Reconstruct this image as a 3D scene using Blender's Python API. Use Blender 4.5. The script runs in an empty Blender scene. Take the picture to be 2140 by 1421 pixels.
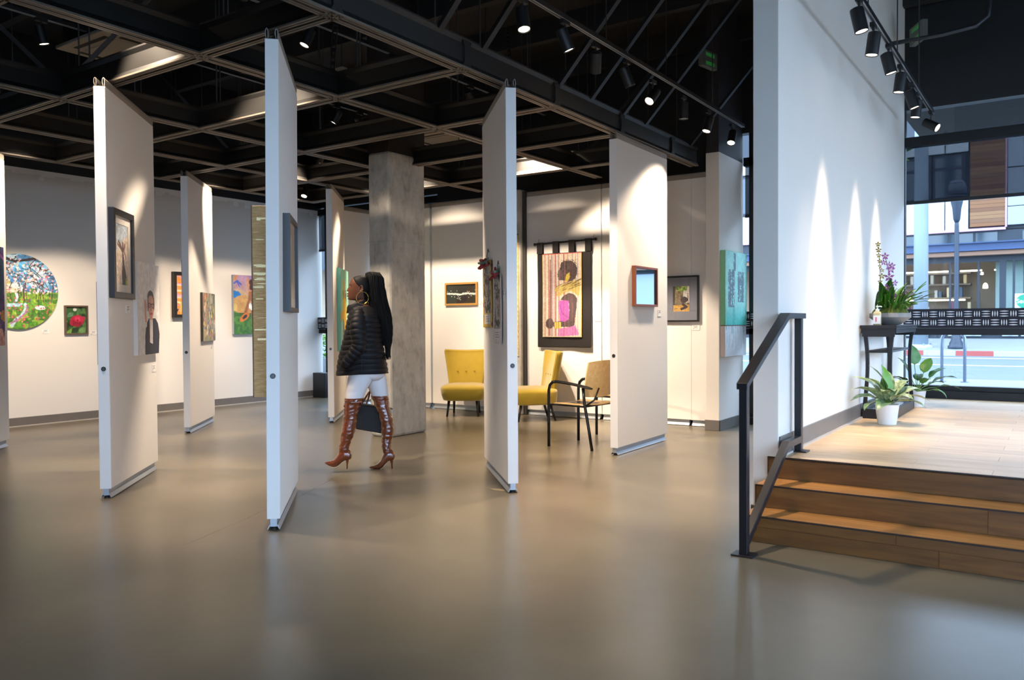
import bpy, bmesh, math, random
import numpy as np
from mathutils import Vector, Matrix, noise as mnoise
R = math.radians
scene = bpy.context.scene
col = scene.collection
random.seed(7)
rng = np.random.default_rng(7)

# ------------------------------------------------------------------ camera, sky, exposure
CAM_Z = 1.27
HEAD = R(-34.3); PITCH = R(-1.17); ROLL = R(-0.36)
fh = Vector((math.sin(HEAD), math.cos(HEAD), 0)); rt = Vector((math.cos(HEAD), -math.sin(HEAD), 0)); zz = Vector((0, 0, 1))
fw = math.cos(PITCH) * fh + math.sin(PITCH) * zz
up = -math.sin(PITCH) * fh + math.cos(PITCH) * zz
cr = math.cos(ROLL) * rt + math.sin(ROLL) * up
cu = -math.sin(ROLL) * rt + math.cos(ROLL) * up
cam = bpy.data.cameras.new('camera')
cam.sensor_width = 36.0; cam.lens = 1690.0 / 2140.0 * 36.0
cam.clip_start = 0.05; cam.clip_end = 300
cam.dof.use_dof = True; cam.dof.focus_distance = 7.2; cam.dof.aperture_fstop = 2.8
cam_o = bpy.data.objects.new('camera', cam); col.objects.link(cam_o)
m3 = Matrix((cr, cu, -fw)).transposed()
cam_o.matrix_world = Matrix.Translation((0, 0, CAM_Z)) @ m3.to_4x4()
scene.camera = cam_o

world = bpy.data.worlds.new('world'); scene.world = world; world.use_nodes = True
wn = world.node_tree.nodes; wn.clear()
wo = wn.new('ShaderNodeOutputWorld'); wb = wn.new('ShaderNodeBackground')
wb.inputs[0].default_value = (0.53, 0.72, 1.0, 1); wb.inputs[1].default_value = 6.6
world.node_tree.links.new(wb.outputs[0], wo.inputs[0])

scene.view_settings.view_transform = 'Standard'; scene.view_settings.look = 'None'
scene.view_settings.exposure = 0.4; scene.view_settings.gamma = 1.0
scene.view_settings.use_curve_mapping = False
scene.cycles.max_bounces = 8; scene.cycles.diffuse_bounces = 4; scene.cycles.transparent_max_bounces = 16
scene.cycles.sample_clamp_indirect = 2.5
scene.cycles.caustics_reflective = False; scene.cycles.caustics_refractive = False
scene.cycles.use_denoising = True; scene.cycles.adaptive_threshold = 0.015

# ------------------------------------------------------------------ materials
def srgb(h):
    if isinstance(h, str):
        h = h.lstrip('#'); c = [int(h[i:i+2], 16) / 255 for i in (0, 2, 4)]
    else:
        c = [v / 255 for v in h]
    return tuple((v / 12.92 if v <= 0.04045 else ((v + 0.055) / 1.055) ** 2.4) for v in c)

MATS = {}
def mat(name, color=(.8, .8, .8), rough=0.5, metal=0.0, spec=0.5, vary=0.0, scale=8.0, bump=0.0, bscale=60.0,
        stretch=(1, 1, 1), color2=None, coat=0.0, sheen=0.0, emit=None, estr=0.0, alpha=1.0, attr=None, trans=0.0):
    if name in MATS: return MATS[name]
    m = bpy.data.materials.new(name); m.use_nodes = True
    nt = m.node_tree; b = nt.nodes['Principled BSDF']
    c = srgb(color) if (isinstance(color, str) or max(color) > 1.001) else color
    b.inputs['Base Color'].default_value = (*c, 1)
    b.inputs['Roughness'].default_value = rough; b.inputs['Metallic'].default_value = metal
    b.inputs['Specular IOR Level'].default_value = spec
    b.inputs['Coat Weight'].default_value = coat; b.inputs['Coat Roughness'].default_value = 0.06
    b.inputs['Sheen Weight'].default_value = sheen
    b.inputs['Transmission Weight'].default_value = trans
    b.inputs['Alpha'].default_value = alpha
    tc = nt.nodes.new('ShaderNodeTexCoord'); mp = nt.nodes.new('ShaderNodeMapping')
    mp.inputs['Scale'].default_value = stretch
    nt.links.new(tc.outputs['Object'], mp.inputs[0])
    if attr:
        a = nt.nodes.new('ShaderNodeAttribute'); a.attribute_name = attr
        nt.links.new(a.outputs['Color'], b.inputs['Base Color'])
    elif vary > 0 or color2 is not None:
        n = nt.nodes.new('ShaderNodeTexNoise'); n.inputs['Scale'].default_value = scale; n.inputs['Detail'].default_value = 6
        nt.links.new(mp.outputs[0], n.inputs['Vector'])
        r = nt.nodes.new('ShaderNodeValToRGB')
        c2 = (srgb(color2) if (isinstance(color2, str) or (color2 and max(color2) > 1.001)) else color2) if color2 is not None else tuple(v * (1 - vary) for v in c)
        r.color_ramp.elements[0].color = (*c2, 1); r.color_ramp.elements[1].color = (*c, 1)
        r.color_ramp.elements[0].position = 0.3; r.color_ramp.elements[1].position = 0.7
        nt.links.new(n.outputs['Fac'], r.inputs[0]); nt.links.new(r.outputs[0], b.inputs['Base Color'])
    if bump > 0:
        n2 = nt.nodes.new('ShaderNodeTexNoise'); n2.inputs['Scale'].default_value = bscale; n2.inputs['Detail'].default_value = 4
        nt.links.new(mp.outputs[0], n2.inputs['Vector'])
        bp = nt.nodes.new('ShaderNodeBump'); bp.inputs['Strength'].default_value = bump; bp.inputs['Distance'].default_value = 0.02
        nt.links.new(n2.outputs['Fac'], bp.inputs['Height']); nt.links.new(bp.outputs[0], b.inputs['Normal'])
    if emit is not None:
        e = srgb(emit) if (isinstance(emit, str) or max(emit) > 1.001) else emit
        b.inputs['Emission Color'].default_value = (*e, 1); b.inputs['Emission Strength'].default_value = estr
    MATS[name] = m
    return m

def glass_mat(name, tint=(.93, .96, .97), refl=1.0):
    if name in MATS: return MATS[name]
    m = bpy.data.materials.new(name); m.use_nodes = True; nt = m.node_tree; nt.nodes.clear()
    o = nt.nodes.new('ShaderNodeOutputMaterial'); t = nt.nodes.new('ShaderNodeBsdfTransparent'); g = nt.nodes.new('ShaderNodeBsdfGlossy')
    t.inputs[0].default_value = (*tint, 1); g.inputs['Roughness'].default_value = 0.0
    lw = nt.nodes.new('ShaderNodeLayerWeight'); lw.inputs[0].default_value = .5
    pw = nt.nodes.new('ShaderNodeMath'); pw.operation = 'POWER'; pw.inputs[1].default_value = 5.0
    mu = nt.nodes.new('ShaderNodeMath'); mu.operation = 'MULTIPLY_ADD'; mu.inputs[1].default_value = .9 * refl; mu.inputs[2].default_value = .045 * refl
    mx = nt.nodes.new('ShaderNodeMixShader')
    nt.links.new(lw.outputs['Facing'], pw.inputs[0]); nt.links.new(pw.outputs[0], mu.inputs[0]); nt.links.new(mu.outputs[0], mx.inputs[0])
    nt.links.new(t.outputs[0], mx.inputs[1]); nt.links.new(g.outputs[0], mx.inputs[2]); nt.links.new(mx.outputs[0], o.inputs[0])
    MATS[name] = m; return m

def shade_mat(name, color, see):
    m = bpy.data.materials.new(name); m.use_nodes = True; nt = m.node_tree; nt.nodes.clear()
    o = nt.nodes.new('ShaderNodeOutputMaterial'); t = nt.nodes.new('ShaderNodeBsdfTransparent'); d = nt.nodes.new('ShaderNodeBsdfDiffuse')
    d.inputs[0].default_value = (*color, 1); mx = nt.nodes.new('ShaderNodeMixShader'); mx.inputs[0].default_value = see
    nt.links.new(d.outputs[0], mx.inputs[1]); nt.links.new(t.outputs[0], mx.inputs[2]); nt.links.new(mx.outputs[0], o.inputs[0])
    MATS[name] = m; return m

# ------------------------------------------------------------------ mesh builder
class MB:
    def __init__(s): s.v = []; s.f = []
    def add(s, v, f):
        o = len(s.v); s.v += [tuple(p) for p in v]; s.f += [tuple(i + o for i in q) for q in f]; return s
    def box(s, x0, x1, y0, y1, z0, z1):
        v = [(x, y, z) for z in (z0, z1) for y in (y0, y1) for x in (x0, x1)]
        return s.add(v, [(0, 2, 3, 1), (4, 5, 7, 6), (0, 1, 5, 4), (1, 3, 7, 5), (3, 2, 6, 7), (2, 0, 4, 6)])
    def cbox(s, c, d): return s.box(c[0]-d[0]/2, c[0]+d[0]/2, c[1]-d[1]/2, c[1]+d[1]/2, c[2]-d[2]/2, c[2]+d[2]/2)
    def xbox(s, M, d):
        a, b, c = d[0]/2, d[1]/2, d[2]/2
        t = MB().box(-a, a, -b, b, -c, c)
        return s.add([M @ Vector(p) for p in t.v], t.f)
    def bar(s, p, q, w, h, upv=(0, 0, 1)):
        p, q = Vector(p), Vector(q); d = (q - p); L = d.length; d.normalize()
        u = Vector(upv); sd = d.cross(u)
        if sd.length < 1e-5: u = Vector((1, 0, 0)); sd = d.cross(u)
        sd.normalize(); u = sd.cross(d)
        M = Matrix((d, sd, u)).transposed().to_4x4(); M.translation = (p + q) / 2
        return s.xbox(M, (L, w, h))
    def loft(s, rings, cap0=True, cap1=True, closed=True):
        n = len(rings[0]); o = len(s.v)
        for r in rings: s.v += [tuple(p) for p in r]
        for i in range(len(rings) - 1):
            for j in range(n if closed else n - 1):
                a, b = o + i*n + j, o + i*n + (j+1) % n
                s.f.append((a, b, b + n, a + n))
        if cap0: s.f.append(tuple(o + j for j in range(n))[::-1])
        if cap1: s.f.append(tuple(o + (len(rings)-1)*n + j for j in range(n)))
        return s
    def tube(s, pts, r, n=8, caps=True):
        pts = [Vector(p) for p in pts]; k = len(pts)
        rr = r if isinstance(r, (list, tuple)) else [r] * k
        rings = []; pu = None
        for i, p in enumerate(pts):
            d = (pts[min(i+1, k-1)] - pts[max(i-1, 0)]).normalized()
            if pu is None:
                a = Vector((0, 0, 1)) if abs(d.z) < .9 else Vector((1, 0, 0)); u = (a - d * a.dot(d)).normalized()
            else:
                u = pu - d * pu.dot(d); u.normalize()
            pu = u; w = d.cross(u); q = rr[i]; a_, b_ = (q if isinstance(q, (list, tuple)) else (q, q))
            rings.append([p + u * a_ * math.cos(2*math.pi*j/n) + w * b_ * math.sin(2*math.pi*j/n) for j in range(n)])
        return s.loft(rings, caps, caps)
    def lathe(s, prof, n=24, c=(0, 0, 0), cap0=True, cap1=True):
        rings = [[(c[0] + r*math.cos(2*math.pi*j/n), c[1] + r*math.sin(2*math.pi*j/n), c[2] + z) for j in range(n)] for r, z in prof]
        return s.loft(rings, cap0, cap1)
    def prism(s, poly, M, h):
        n = len(poly)
        v = [M @ Vector((x, y, 0)) for x, y in poly] + [M @ Vector((x, y, h)) for x, y in poly]
        f = [tuple(range(n))[::-1], tuple(range(n, 2*n))] + [(i, (i+1) % n, n + (i+1) % n, n + i) for i in range(n)]
        return s.add(v, f)
    def mesh(s, name, smooth=False):
        me = bpy.data.meshes.new(name); me.from_pydata(s.v, [], s.f); me.validate(); me.update()
        bm = bmesh.new(); bm.from_mesh(me); bmesh.ops.recalc_face_normals(bm, faces=bm.faces); bm.to_mesh(me); bm.free()
        if smooth: me.polygons.foreach_set('use_smooth', [True] * len(me.polygons))
        return me
    def build(s, name, m=None, parent=None, smooth=False, bevel=0.0, sub=0, angle=None):
        me = s.mesh(name, smooth); o = bpy.data.objects.new(name, me); col.objects.link(o)
        if m is not None: me.materials.append(m)
        if parent is not None: o.parent = parent
        if bevel > 0:
            b = o.modifiers.new('bevel', 'BEVEL'); b.width = bevel; b.segments = 2; b.limit_method = 'ANGLE'; b.angle_limit = R(40)
        if sub:
            d = o.modifiers.new('sub', 'SUBSURF'); d.levels = sub; d.render_levels = sub
        if angle is not None:
            me.polygons.foreach_set('use_smooth', [True] * len(me.polygons)); me.set_sharp_from_angle(angle=R(angle))
        return o

def empty(name, loc=(0, 0, 0), rz=0.0, rot=None):
    o = bpy.data.objects.new(name, None); col.objects.link(o); o.empty_display_size = 0.1
    o.location = loc; o.rotation_euler = rot if rot else (0, 0, rz); return o
def tag(o, label=None, cat=None, group=None, kind=None):
    if label: o['label'] = label
    if cat: o['category'] = cat
    if group: o['group'] = group
    if kind: o['kind'] = kind
    return o
def struct(name, mb, m, parent=None, label=None, **k):
    o = mb.build(name, m, parent, **k)
    if parent is None: o['kind'] = 'structure'
    if label: o['label'] = label
    return o
def copy_tree(o, parent=None):
    c = o.copy(); col.objects.link(c); c.parent = parent
    for ch in list(o.children): copy_tree(ch, c)
    return c

# palette
BLACK = mat('black_paint', '#0b0b0d', .55, bump=.05)
CEIL = mat('ceiling_black', (.006, .006, .007), .9)
FRAME = mat('black_window_metal', '#101216', .4, spec=.4)
WHITE = mat('white_wall_paint', '#e9e4dd', .75, vary=.03, scale=2.0, bump=.03, bscale=180)
GREYBASE = mat('grey_vinyl_base', '#6f6a66', .45, vary=.08)
ALU = mat('aluminium', '#a9adb3', .35, metal=.6)
# ------------------------------------------------------------------ special surfaces
def concrete_floor():
    m = bpy.data.materials.new('polished_concrete'); m.use_nodes = True; nt = m.node_tree; b = nt.nodes['Principled BSDF']
    tc = nt.nodes.new('ShaderNodeTexCoord')
    def noise(sc, det=5, rough=.55):
        n = nt.nodes.new('ShaderNodeTexNoise'); n.inputs['Scale'].default_value = sc; n.inputs['Detail'].default_value = det
        n.inputs['Roughness'].default_value = rough; nt.links.new(tc.outputs['Object'], n.inputs['Vector']); return n
    n1, n2 = noise(.55, 4), noise(3.0, 6, .6)
    r = nt.nodes.new('ShaderNodeValToRGB'); e = r.color_ramp.elements
    e[0].position = .32; e[0].color = (.112, .094, .062, 1); e[1].position = .72; e[1].color = (.168, .142, .097, 1)
    mx = nt.nodes.new('ShaderNodeMath'); mx.operation = 'MULTIPLY_ADD'; mx.inputs[1].default_value = .45
    nt.links.new(n2.outputs[0], mx.inputs[0]);
    sc = nt.nodes.new('ShaderNodeMath'); sc.operation = 'MULTIPLY'; sc.inputs[1].default_value = .58
    nt.links.new(n1.outputs[0], sc.inputs[0]); nt.links.new(sc.outputs[0], mx.inputs[2]); nt.links.new(mx.outputs[0], r.inputs[0])
    nt.links.new(r.outputs[0], b.inputs['Base Color'])
    rr = nt.nodes.new('ShaderNodeMapRange'); rr.inputs['To Min'].default_value = .20; rr.inputs['To Max'].default_value = .25
    b.inputs['Roughness'].default_value = .282
    b.inputs['Specular IOR Level'].default_value = .62
    return m
def wood_mat(name, c1, c2, along='x', rough=.42, spec=.5):
    m = bpy.data.materials.new(name); m.use_nodes = True; nt = m.node_tree; b = nt.nodes['Principled BSDF']
    tc = nt.nodes.new('ShaderNodeTexCoord'); mp = nt.nodes.new('ShaderNodeMapping')
    mp.inputs['Scale'].default_value = (1.2, 14, 14) if along == 'x' else ((14, 1.2, 14) if along == 'y' else (14, 14, 1.2))
    oi = nt.nodes.new('ShaderNodeObjectInfo'); ad = nt.nodes.new('ShaderNodeVectorMath'); ad.operation = 'ADD'
    nt.links.new(tc.outputs['Object'], ad.inputs[0]); nt.links.new(oi.outputs['Random'], ad.inputs[1])
    nt.links.new(ad.outputs[0], mp.inputs[0])
    n = nt.nodes.new('ShaderNodeTexNoise'); n.inputs['Scale'].default_value = 2.2; n.inputs['Detail'].default_value = 7; n.inputs['Distortion'].default_value = .6
    nt.links.new(mp.outputs[0], n.inputs['Vector'])
    r = nt.nodes.new('ShaderNodeValToRGB'); e = r.color_ramp.elements
    e[0].position = .3; e[0].color = (*srgb(c2), 1); e[1].position = .68; e[1].color = (*srgb(c1), 1)
    nt.links.new(n.outputs[0], r.inputs[0])
    hs = nt.nodes.new('ShaderNodeHueSaturation'); mr = nt.nodes.new('ShaderNodeMapRange')
    mr.inputs['To Min'].default_value = .9; mr.inputs['To Max'].default_value = 1.08
    nt.links.new(oi.outputs['Random'], mr.inputs[0]); nt.links.new(mr.outputs[0], hs.inputs['Value'])
    nt.links.new(r.outputs[0], hs.inputs['Color']); nt.links.new(hs.outputs[0], b.inputs['Base Color'])
    b.inputs['Roughness'].default_value = rough; b.inputs['Specular IOR Level'].default_value = spec
    bp = nt.nodes.new('ShaderNodeBump'); bp.inputs['Strength'].default_value = .06; bp.inputs['Distance'].default_value = .01
    nt.links.new(n.outputs[0], bp.inputs['Height']); nt.links.new(bp.outputs[0], b.inputs['Normal'])
    MATS[name] = m; return m
def wall_left_mat():
    # white paint that ends in uneven brush strokes a little below the black soffit
    m = bpy.data.materials.new('left_wall_paint'); m.use_nodes = True; nt = m.node_tree; b = nt.nodes['Principled BSDF']
    tc = nt.nodes.new('ShaderNodeTexCoord'); sep = nt.nodes.new('ShaderNodeSeparateXYZ'); nt.links.new(tc.outputs['Object'], sep.inputs[0])
    mp = nt.nodes.new('ShaderNodeMapping'); mp.inputs['Scale'].default_value = (1, 3.2, .35); nt.links.new(tc.outputs['Object'], mp.inputs[0])
    n = nt.nodes.new('ShaderNodeTexVoronoi'); n.inputs['Scale'].default_value = 2.0; nt.links.new(mp.outputs[0], n.inputs['Vector'])
    sx = nt.nodes.new('ShaderNodeSeparateXYZ'); nt.links.new(n.outputs['Color'], sx.inputs[0])
    a = nt.nodes.new('ShaderNodeMath'); a.operation = 'MULTIPLY_ADD'; a.inputs[1].default_value = .10
    nt.links.new(sx.outputs[0], a.inputs[0]); nt.links.new(sep.outputs[2], a.inputs[2])
    g = nt.nodes.new('ShaderNodeMath'); g.operation = 'GREATER_THAN'; g.inputs[1].default_value = 3.25; nt.links.new(a.outputs[0], g.inputs[0])
    mx = nt.nodes.new('ShaderNodeMix'); mx.data_type = 'RGBA'
    mx.inputs[6].default_value = (*srgb('#e4dfd9'), 1); mx.inputs[7].default_value = (*srgb('#f4f1ee'), 1)
    nt.links.new(g.outputs[0], mx.inputs[0]); nt.links.new(mx.outputs[2], b.inputs['Base Color'])
    b.inputs['Roughness'].default_value = .8
    return m
def column_mat():
    m = bpy.data.materials.new('raw_concrete'); m.use_nodes = True; nt = m.node_tree; b = nt.nodes['Principled BSDF']
    tc = nt.nodes.new('ShaderNodeTexCoord'); mp = nt.nodes.new('ShaderNodeMapping'); mp.inputs['Scale'].default_value = (9, 9, 3.2)
    nt.links.new(tc.outputs['Object'], mp.inputs[0])
    def noise(sc, src, det=8, dist=0.0):
        n = nt.nodes.new('ShaderNodeTexNoise'); n.inputs['Scale'].default_value = sc; n.inputs['Detail'].default_value = det; n.inputs['Distortion'].default_value = dist
        n.inputs['Roughness'].default_value = .65
        nt.links.new(src, n.inputs['Vector']); return n
    n1 = noise(1.6, mp.outputs[0], 10, .5); n2 = noise(4.5, tc.outputs['Object'], 8)
    ad = nt.nodes.new('ShaderNodeMath'); ad.operation = 'MULTIPLY_ADD'; ad.inputs[1].default_value = .5
    hf = nt.nodes.new('ShaderNodeMath'); hf.operation = 'MULTIPLY'; hf.inputs[1].default_value = .6
    nt.links.new(n2.outputs[0], hf.inputs[0]); nt.links.new(n1.outputs[0], ad.inputs[0]); nt.links.new(hf.outputs[0], ad.inputs[2])
    r = nt.nodes.new('ShaderNodeValToRGB'); e = r.color_ramp.elements
    e[0].position = .38; e[0].color = (*srgb('#8d877d'), 1); e[1].position = .68; e[1].color = (*srgb('#c4bfb5'), 1)
    k = e.new(.52); k.color = (*srgb('#b0aba1'), 1)
    nt.links.new(ad.outputs[0], r.inputs[0]); nt.links.new(r.outputs[0], b.inputs['Base Color'])
    b.inputs['Roughness'].default_value = .85
    bp = nt.nodes.new('ShaderNodeBump'); bp.inputs['Strength'].default_value = .35; bp.inputs['Distance'].default_value = .015
    nt.links.new(n1.outputs[0], bp.inputs['Height']); nt.links.new(bp.outputs[0], b.inputs['Normal'])
    return m
CONCRETE = concrete_floor()
COLM = column_mat()
OAK = wood_mat('pale_oak', '#dcc09a', '#c2a179', 'x', .36)
OAKR = wood_mat('shaded_oak_riser', '#7c5226', '#5f3b18', 'x', .42)  # riser oak darkened to carry the shade on the risers
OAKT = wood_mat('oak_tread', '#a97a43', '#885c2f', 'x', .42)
NOSE = mat('dark_nosing', '#2a1a12', .5)
PAINTW = mat('panel_white_vinyl', '#eee9e3', .6, vary=.03, scale=40, bump=.06, bscale=260)
PAINTE = mat('panel_edge_white', '#e6e3e0', .45)

# ------------------------------------------------------------------ floor, ceiling, walls
XL, XR, YB, YF, ZC = -10.96, 4.3, 10.0, -6.0, 5.0
PZ = .42
floor = struct('floor', MB().box(XL - .1, XR + .1, YF - .1, YB + .1, -.12, 0), CONCRETE, label='polished grey brown concrete floor with soft reflections')
ceiling = struct('ceiling', MB().box(XL - .1, XR + .1, YF - .1, YB + .2, ZC, ZC + .1), CEIL)
wall_left = struct('wall_left', MB().box(XL - .12, XL, YF, YB + .05, 0, 3.29), wall_left_mat())
struct('wall_left_upper', MB().box(XL - .12, XL + .0, YF, YB + .05, 3.29, ZC), BLACK)
struct('wall_rear', MB().box(XL, -.5, YF - .12, YF, 0, ZC).box(-.5, XR, YF - .12, YF, 0, .45).box(-.5, XR, YF - .12, YF, 3.6, ZC), WHITE)
bw = struct('wall_centre', MB().box(-1.64, -1.48, 5.14, YB - .02, 0, ZC), WHITE, label='tall white wall standing beside the wooden platform', bevel=.004)
struct('wall_back', MB().box(-8.2, -3.5, YB - .05, YB + .1, 0, ZC), BLACK)
struct('wall_back_upper', MB().box(XL, -8.2, YB - .04, YB + .1, 3.33, ZC).box(-3.5, XR, YB - .04, YB + .1, 3.61, ZC), BLACK)
# stub wall by the far window
struct('wall_stub', MB().box(-3.47, -3.31, 9.13, YB - .02, 0, 3.245), WHITE, label='short white wall end beside the far window', bevel=.004)
struct('wall_stub_upper', MB().box(-3.465, -3.315, 9.135, YB - .02, 3.245, ZC), mat('dark_grey_paint', '#26252a', .7))
# baseboards
def base(name, x0, x1, y0, y1, z0, h=.125):
    return struct(name, MB().box(x0, x1, y0, y1, z0, z0 + h), GREYBASE, bevel=.004)
base('baseboard_left', XL, XL + .012, YF, YB - .02, 0, .115)
base('baseboard_centre', -1.48, -1.468, 5.15, YB - .1, PZ)
base('baseboard_centre_end', -1.652, -1.478, 5.128, 5.14, 0, .1)
base('baseboard_centre_side', -1.652, -1.64, 5.128, YB - .02, 0, .1)
base('baseboard_stub', -3.31, -3.298, 9.118, YB - .02, 0)
base('baseboard_stub_end', -3.482, -3.298, 9.118, 9.13, 0)
MATS['toe'] = mat('base_toe', '#b7b0a9', .35)
struct('trim_1', MB().box(XL + .012, XL + .03, YF, YB - .02, 0, .012), MATS['toe'])
struct('trim_2', MB().box(-1.468, -1.45, 5.15, YB - .1, PZ, PZ + .012), MATS['toe'])

# floor cracks and scuff
def floor_line(name, pts, w, m):
    mb = MB(); P = [Vector(p) for p in pts]
    L, Rr = [], []
    for i, p in enumerate(P):
        d = (P[min(i+1, len(P)-1)] - P[max(i-1, 0)]).normalized(); nrm = Vector((-d.y, d.x)) * w * random.uniform(.4, 1)
        L.append((p.x + nrm.x, p.y + nrm.y, .0012)); Rr.append((p.x - nrm.x, p.y - nrm.y, .0012))
    n = len(P); mb.add(L + Rr, [(i, i+1, n+i+1, n+i) for i in range(n-1)])
    return mb.build(name, m, floor)
def jag(a, b, k, amp):
    a, b = Vector(a), Vector(b); d = (b - a).normalized(); nr = Vector((-d.y, d.x))
    return [a + (b - a) * i / k + nr * random.uniform(-amp, amp) for i in range(k + 1)]
CR1 = mat('crack_dark', '#4a4036', .7); CR2 = mat('crack_pale', '#94866f', .6)
def jagl(P, k, amp): return [p for a, c in zip(P[:-1], P[1:]) for p in jag(a, c, k, amp)[:-1]] + [Vector(P[-1])]
floor_line('crack', jagl([(-3.20, 1.28), (-3.323, 1.414), (-3.47, 1.566), (-3.627, 1.742)], 8, .005), .0016, CR2)
floor_line('crack', jagl([(-3.627, 1.742), (-3.827, 2.054), (-4.024, 2.39), (-4.192, 2.763)], 8, .006), .0009, CR2)
floor_line('crack', jagl([(-4.192, 2.763), (-4.395, 3.319), (-4.526, 3.619), (-4.646, 3.996), (-4.973, 4.657)], 8, .006), .0016, CR1)
floor_line('crack', jagl([(-4.973, 4.657), (-5.078, 4.921), (-5.258, 5.232), (-5.407, 5.431), (-5.638, 5.849), (-5.914, 6.158), (-6.067, 6.383)], 5, .012), .003, CR2)
mb = MB(); n = 18
mb.add([(-3.55 + .10*math.cos(2*math.pi*i/n)*(1+.25*math.sin(5*i)), 5.02 + .03*math.sin(2*math.pi*i/n)*(1+.3*math.cos(3*i)), .0012) for i in range(n)], [tuple(range(n))])
mb.build('scuff_mark', CR2, floor)

# ------------------------------------------------------------------ platform with planks, steps
plat = struct('floor_platform', MB().box(-1.54, XR, 5.145, YB - .02, 0, PZ - .012), mat('platform_core', '#7d5c36', .7), label='raised timber platform floored with pale oak planks')
plank_len, plank_w = 1.22, .178
pm = MB().box(0, plank_len - .0015, 0, plank_w - .0015, PZ - .012, PZ).mesh('plank'); pm.materials.append(OAK)
row = 0; y = 5.125
while y < YB - .12:
    x = -1.54 - (0.0 if row % 3 == 0 else (.41 if row % 3 == 1 else .82)); first = True
    while x < XR - .3 and x < 3.2:
        o = bpy.data.objects.new('plank', pm); col.objects.link(o); o.parent = plat
        if x < -1.54:   # cut the first board of a row at the edge
            cut = plank_len - (-1.54 - x)
            o.location = (-1.54, y, 0); o.scale = (cut / plank_len, 1, 1)
        else: o.location = (x, y, 0)
        x += plank_len
    row += 1; y += plank_w
ob = MB().box(3.3, XR, 5.125, YB - .02, PZ - .012, PZ - .001).build('plank_field', OAK, plat)

st = empty('stairs', (-1.54, 4.63, 0)); tag(st, 'oak veneered steps with dark nosings rising to the platform', 'stairs')
W = XR + 1.54
ys = [0, .245, .495]; zs = [.15, .285, .42]
for i in range(3):
    z0 = 0 if i == 0 else zs[i-1]; y0 = ys[i]
    # riser boards: two staggered rows
    h1 = .088 if i == 0 else .135
    cuts = [0, 1.02 + .2*i, 2.24 + .2*i, 3.46 + .2*i, W]
    MB().box(0, W, y0 + .006, y0 + .018, z0, zs[i] - .006).build('riser_backing', mat('riser_core', '#6d4a25', .7), st)
    for a, b in zip(cuts[:-1], cuts[1:]):
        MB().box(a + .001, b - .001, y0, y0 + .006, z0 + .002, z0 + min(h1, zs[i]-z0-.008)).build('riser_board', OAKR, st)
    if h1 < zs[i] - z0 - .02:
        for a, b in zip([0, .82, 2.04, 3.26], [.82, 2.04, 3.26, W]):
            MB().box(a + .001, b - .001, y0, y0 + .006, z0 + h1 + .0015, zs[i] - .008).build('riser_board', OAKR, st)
    MB().box(0, W, y0 - .004, y0 + .012, zs[i] - .008, zs[i]).build('nosing', NOSE, st)
    MB().box(-.003, 0, y0 - .003, y0 + .009, z0, zs[i]).build('edge_strip', NOSE, st)
    if i < 2:
        for a, b in zip([0, 1.4, 2.62, 3.84], [1.4, 2.62, 3.84, W]):
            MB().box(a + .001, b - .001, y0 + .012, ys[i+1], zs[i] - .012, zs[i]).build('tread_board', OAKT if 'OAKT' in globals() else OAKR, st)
        MB().box(0, W, y0 + .018, ys[i+1] + .02, 0, zs[i] - .012).build('stair_core', MATS['riser_core'], st)
    else:
        MB().box(0, W, y0 + .018, .515, 0, zs[i] - .012).build('stair_core', MATS['riser_core'], st)

# handrail
RAILM = mat('black_powder_coat', '#15141a', .38, spec=.5)
hr = empty('handrail', (-1.43, 4.33, 0)); tag(hr, 'black square steel handrail at the left of the steps', 'handrail')
def hbar(name, pts, w=.045, h=.045):
    mb = MB()
    for p, q in zip(pts[:-1], pts[1:]): mb.bar(p, q, w, h, upv=(1, 0, 0))
    return mb.build(name, RAILM, hr, bevel=.003)
# local coordinates: x 0, y from the lower post
MB().box(-.0225, .0225, -.0225, .0225, .008, .93).build('post', RAILM, hr, bevel=.003)
MB().box(-.0225, .0225, 1.07, 1.115, PZ + .008, 1.29).build('post', RAILM, hr, bevel=.003)
MB().box(-.06, .06, -.05, .05, 0, .009).build('base_plate', RAILM, hr, bevel=.002)
MB().box(-.06, .06, 1.045, 1.14, PZ, PZ + .009).build('base_plate', RAILM, hr, bevel=.002)
tp = MB(); tp.add(*(lambda: ([(x, y, z) for x in (-.03, .03) for y, z in ((-.04, .905), (-.04, .94), (.775, 1.325), (1.16, 1.325), (1.16, 1.29), (.785, 1.29))],
      [tuple(range(6)), tuple(range(11, 5, -1))] + [(i, (i+1) % 6, 6 + (i+1) % 6, 6 + i) for i in range(6)]))())
tp.build('top_rail', RAILM, hr, bevel=.003)
lp = MB(); lp.add(*(lambda: ([(x, y, z) for x in (-.0225, .0225) for y, z in ((.02, .05), (.02, .098), (.79, .525), (1.08, .525), (1.08, .48), (.80, .48))],
      [tuple(range(6)), tuple(range(11, 5, -1))] + [(i, (i+1) % 6, 6 + (i+1) % 6, 6 + i) for i in range(6)]))())
lp.build('lower_rail', RAILM, hr, bevel=.003)

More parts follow.
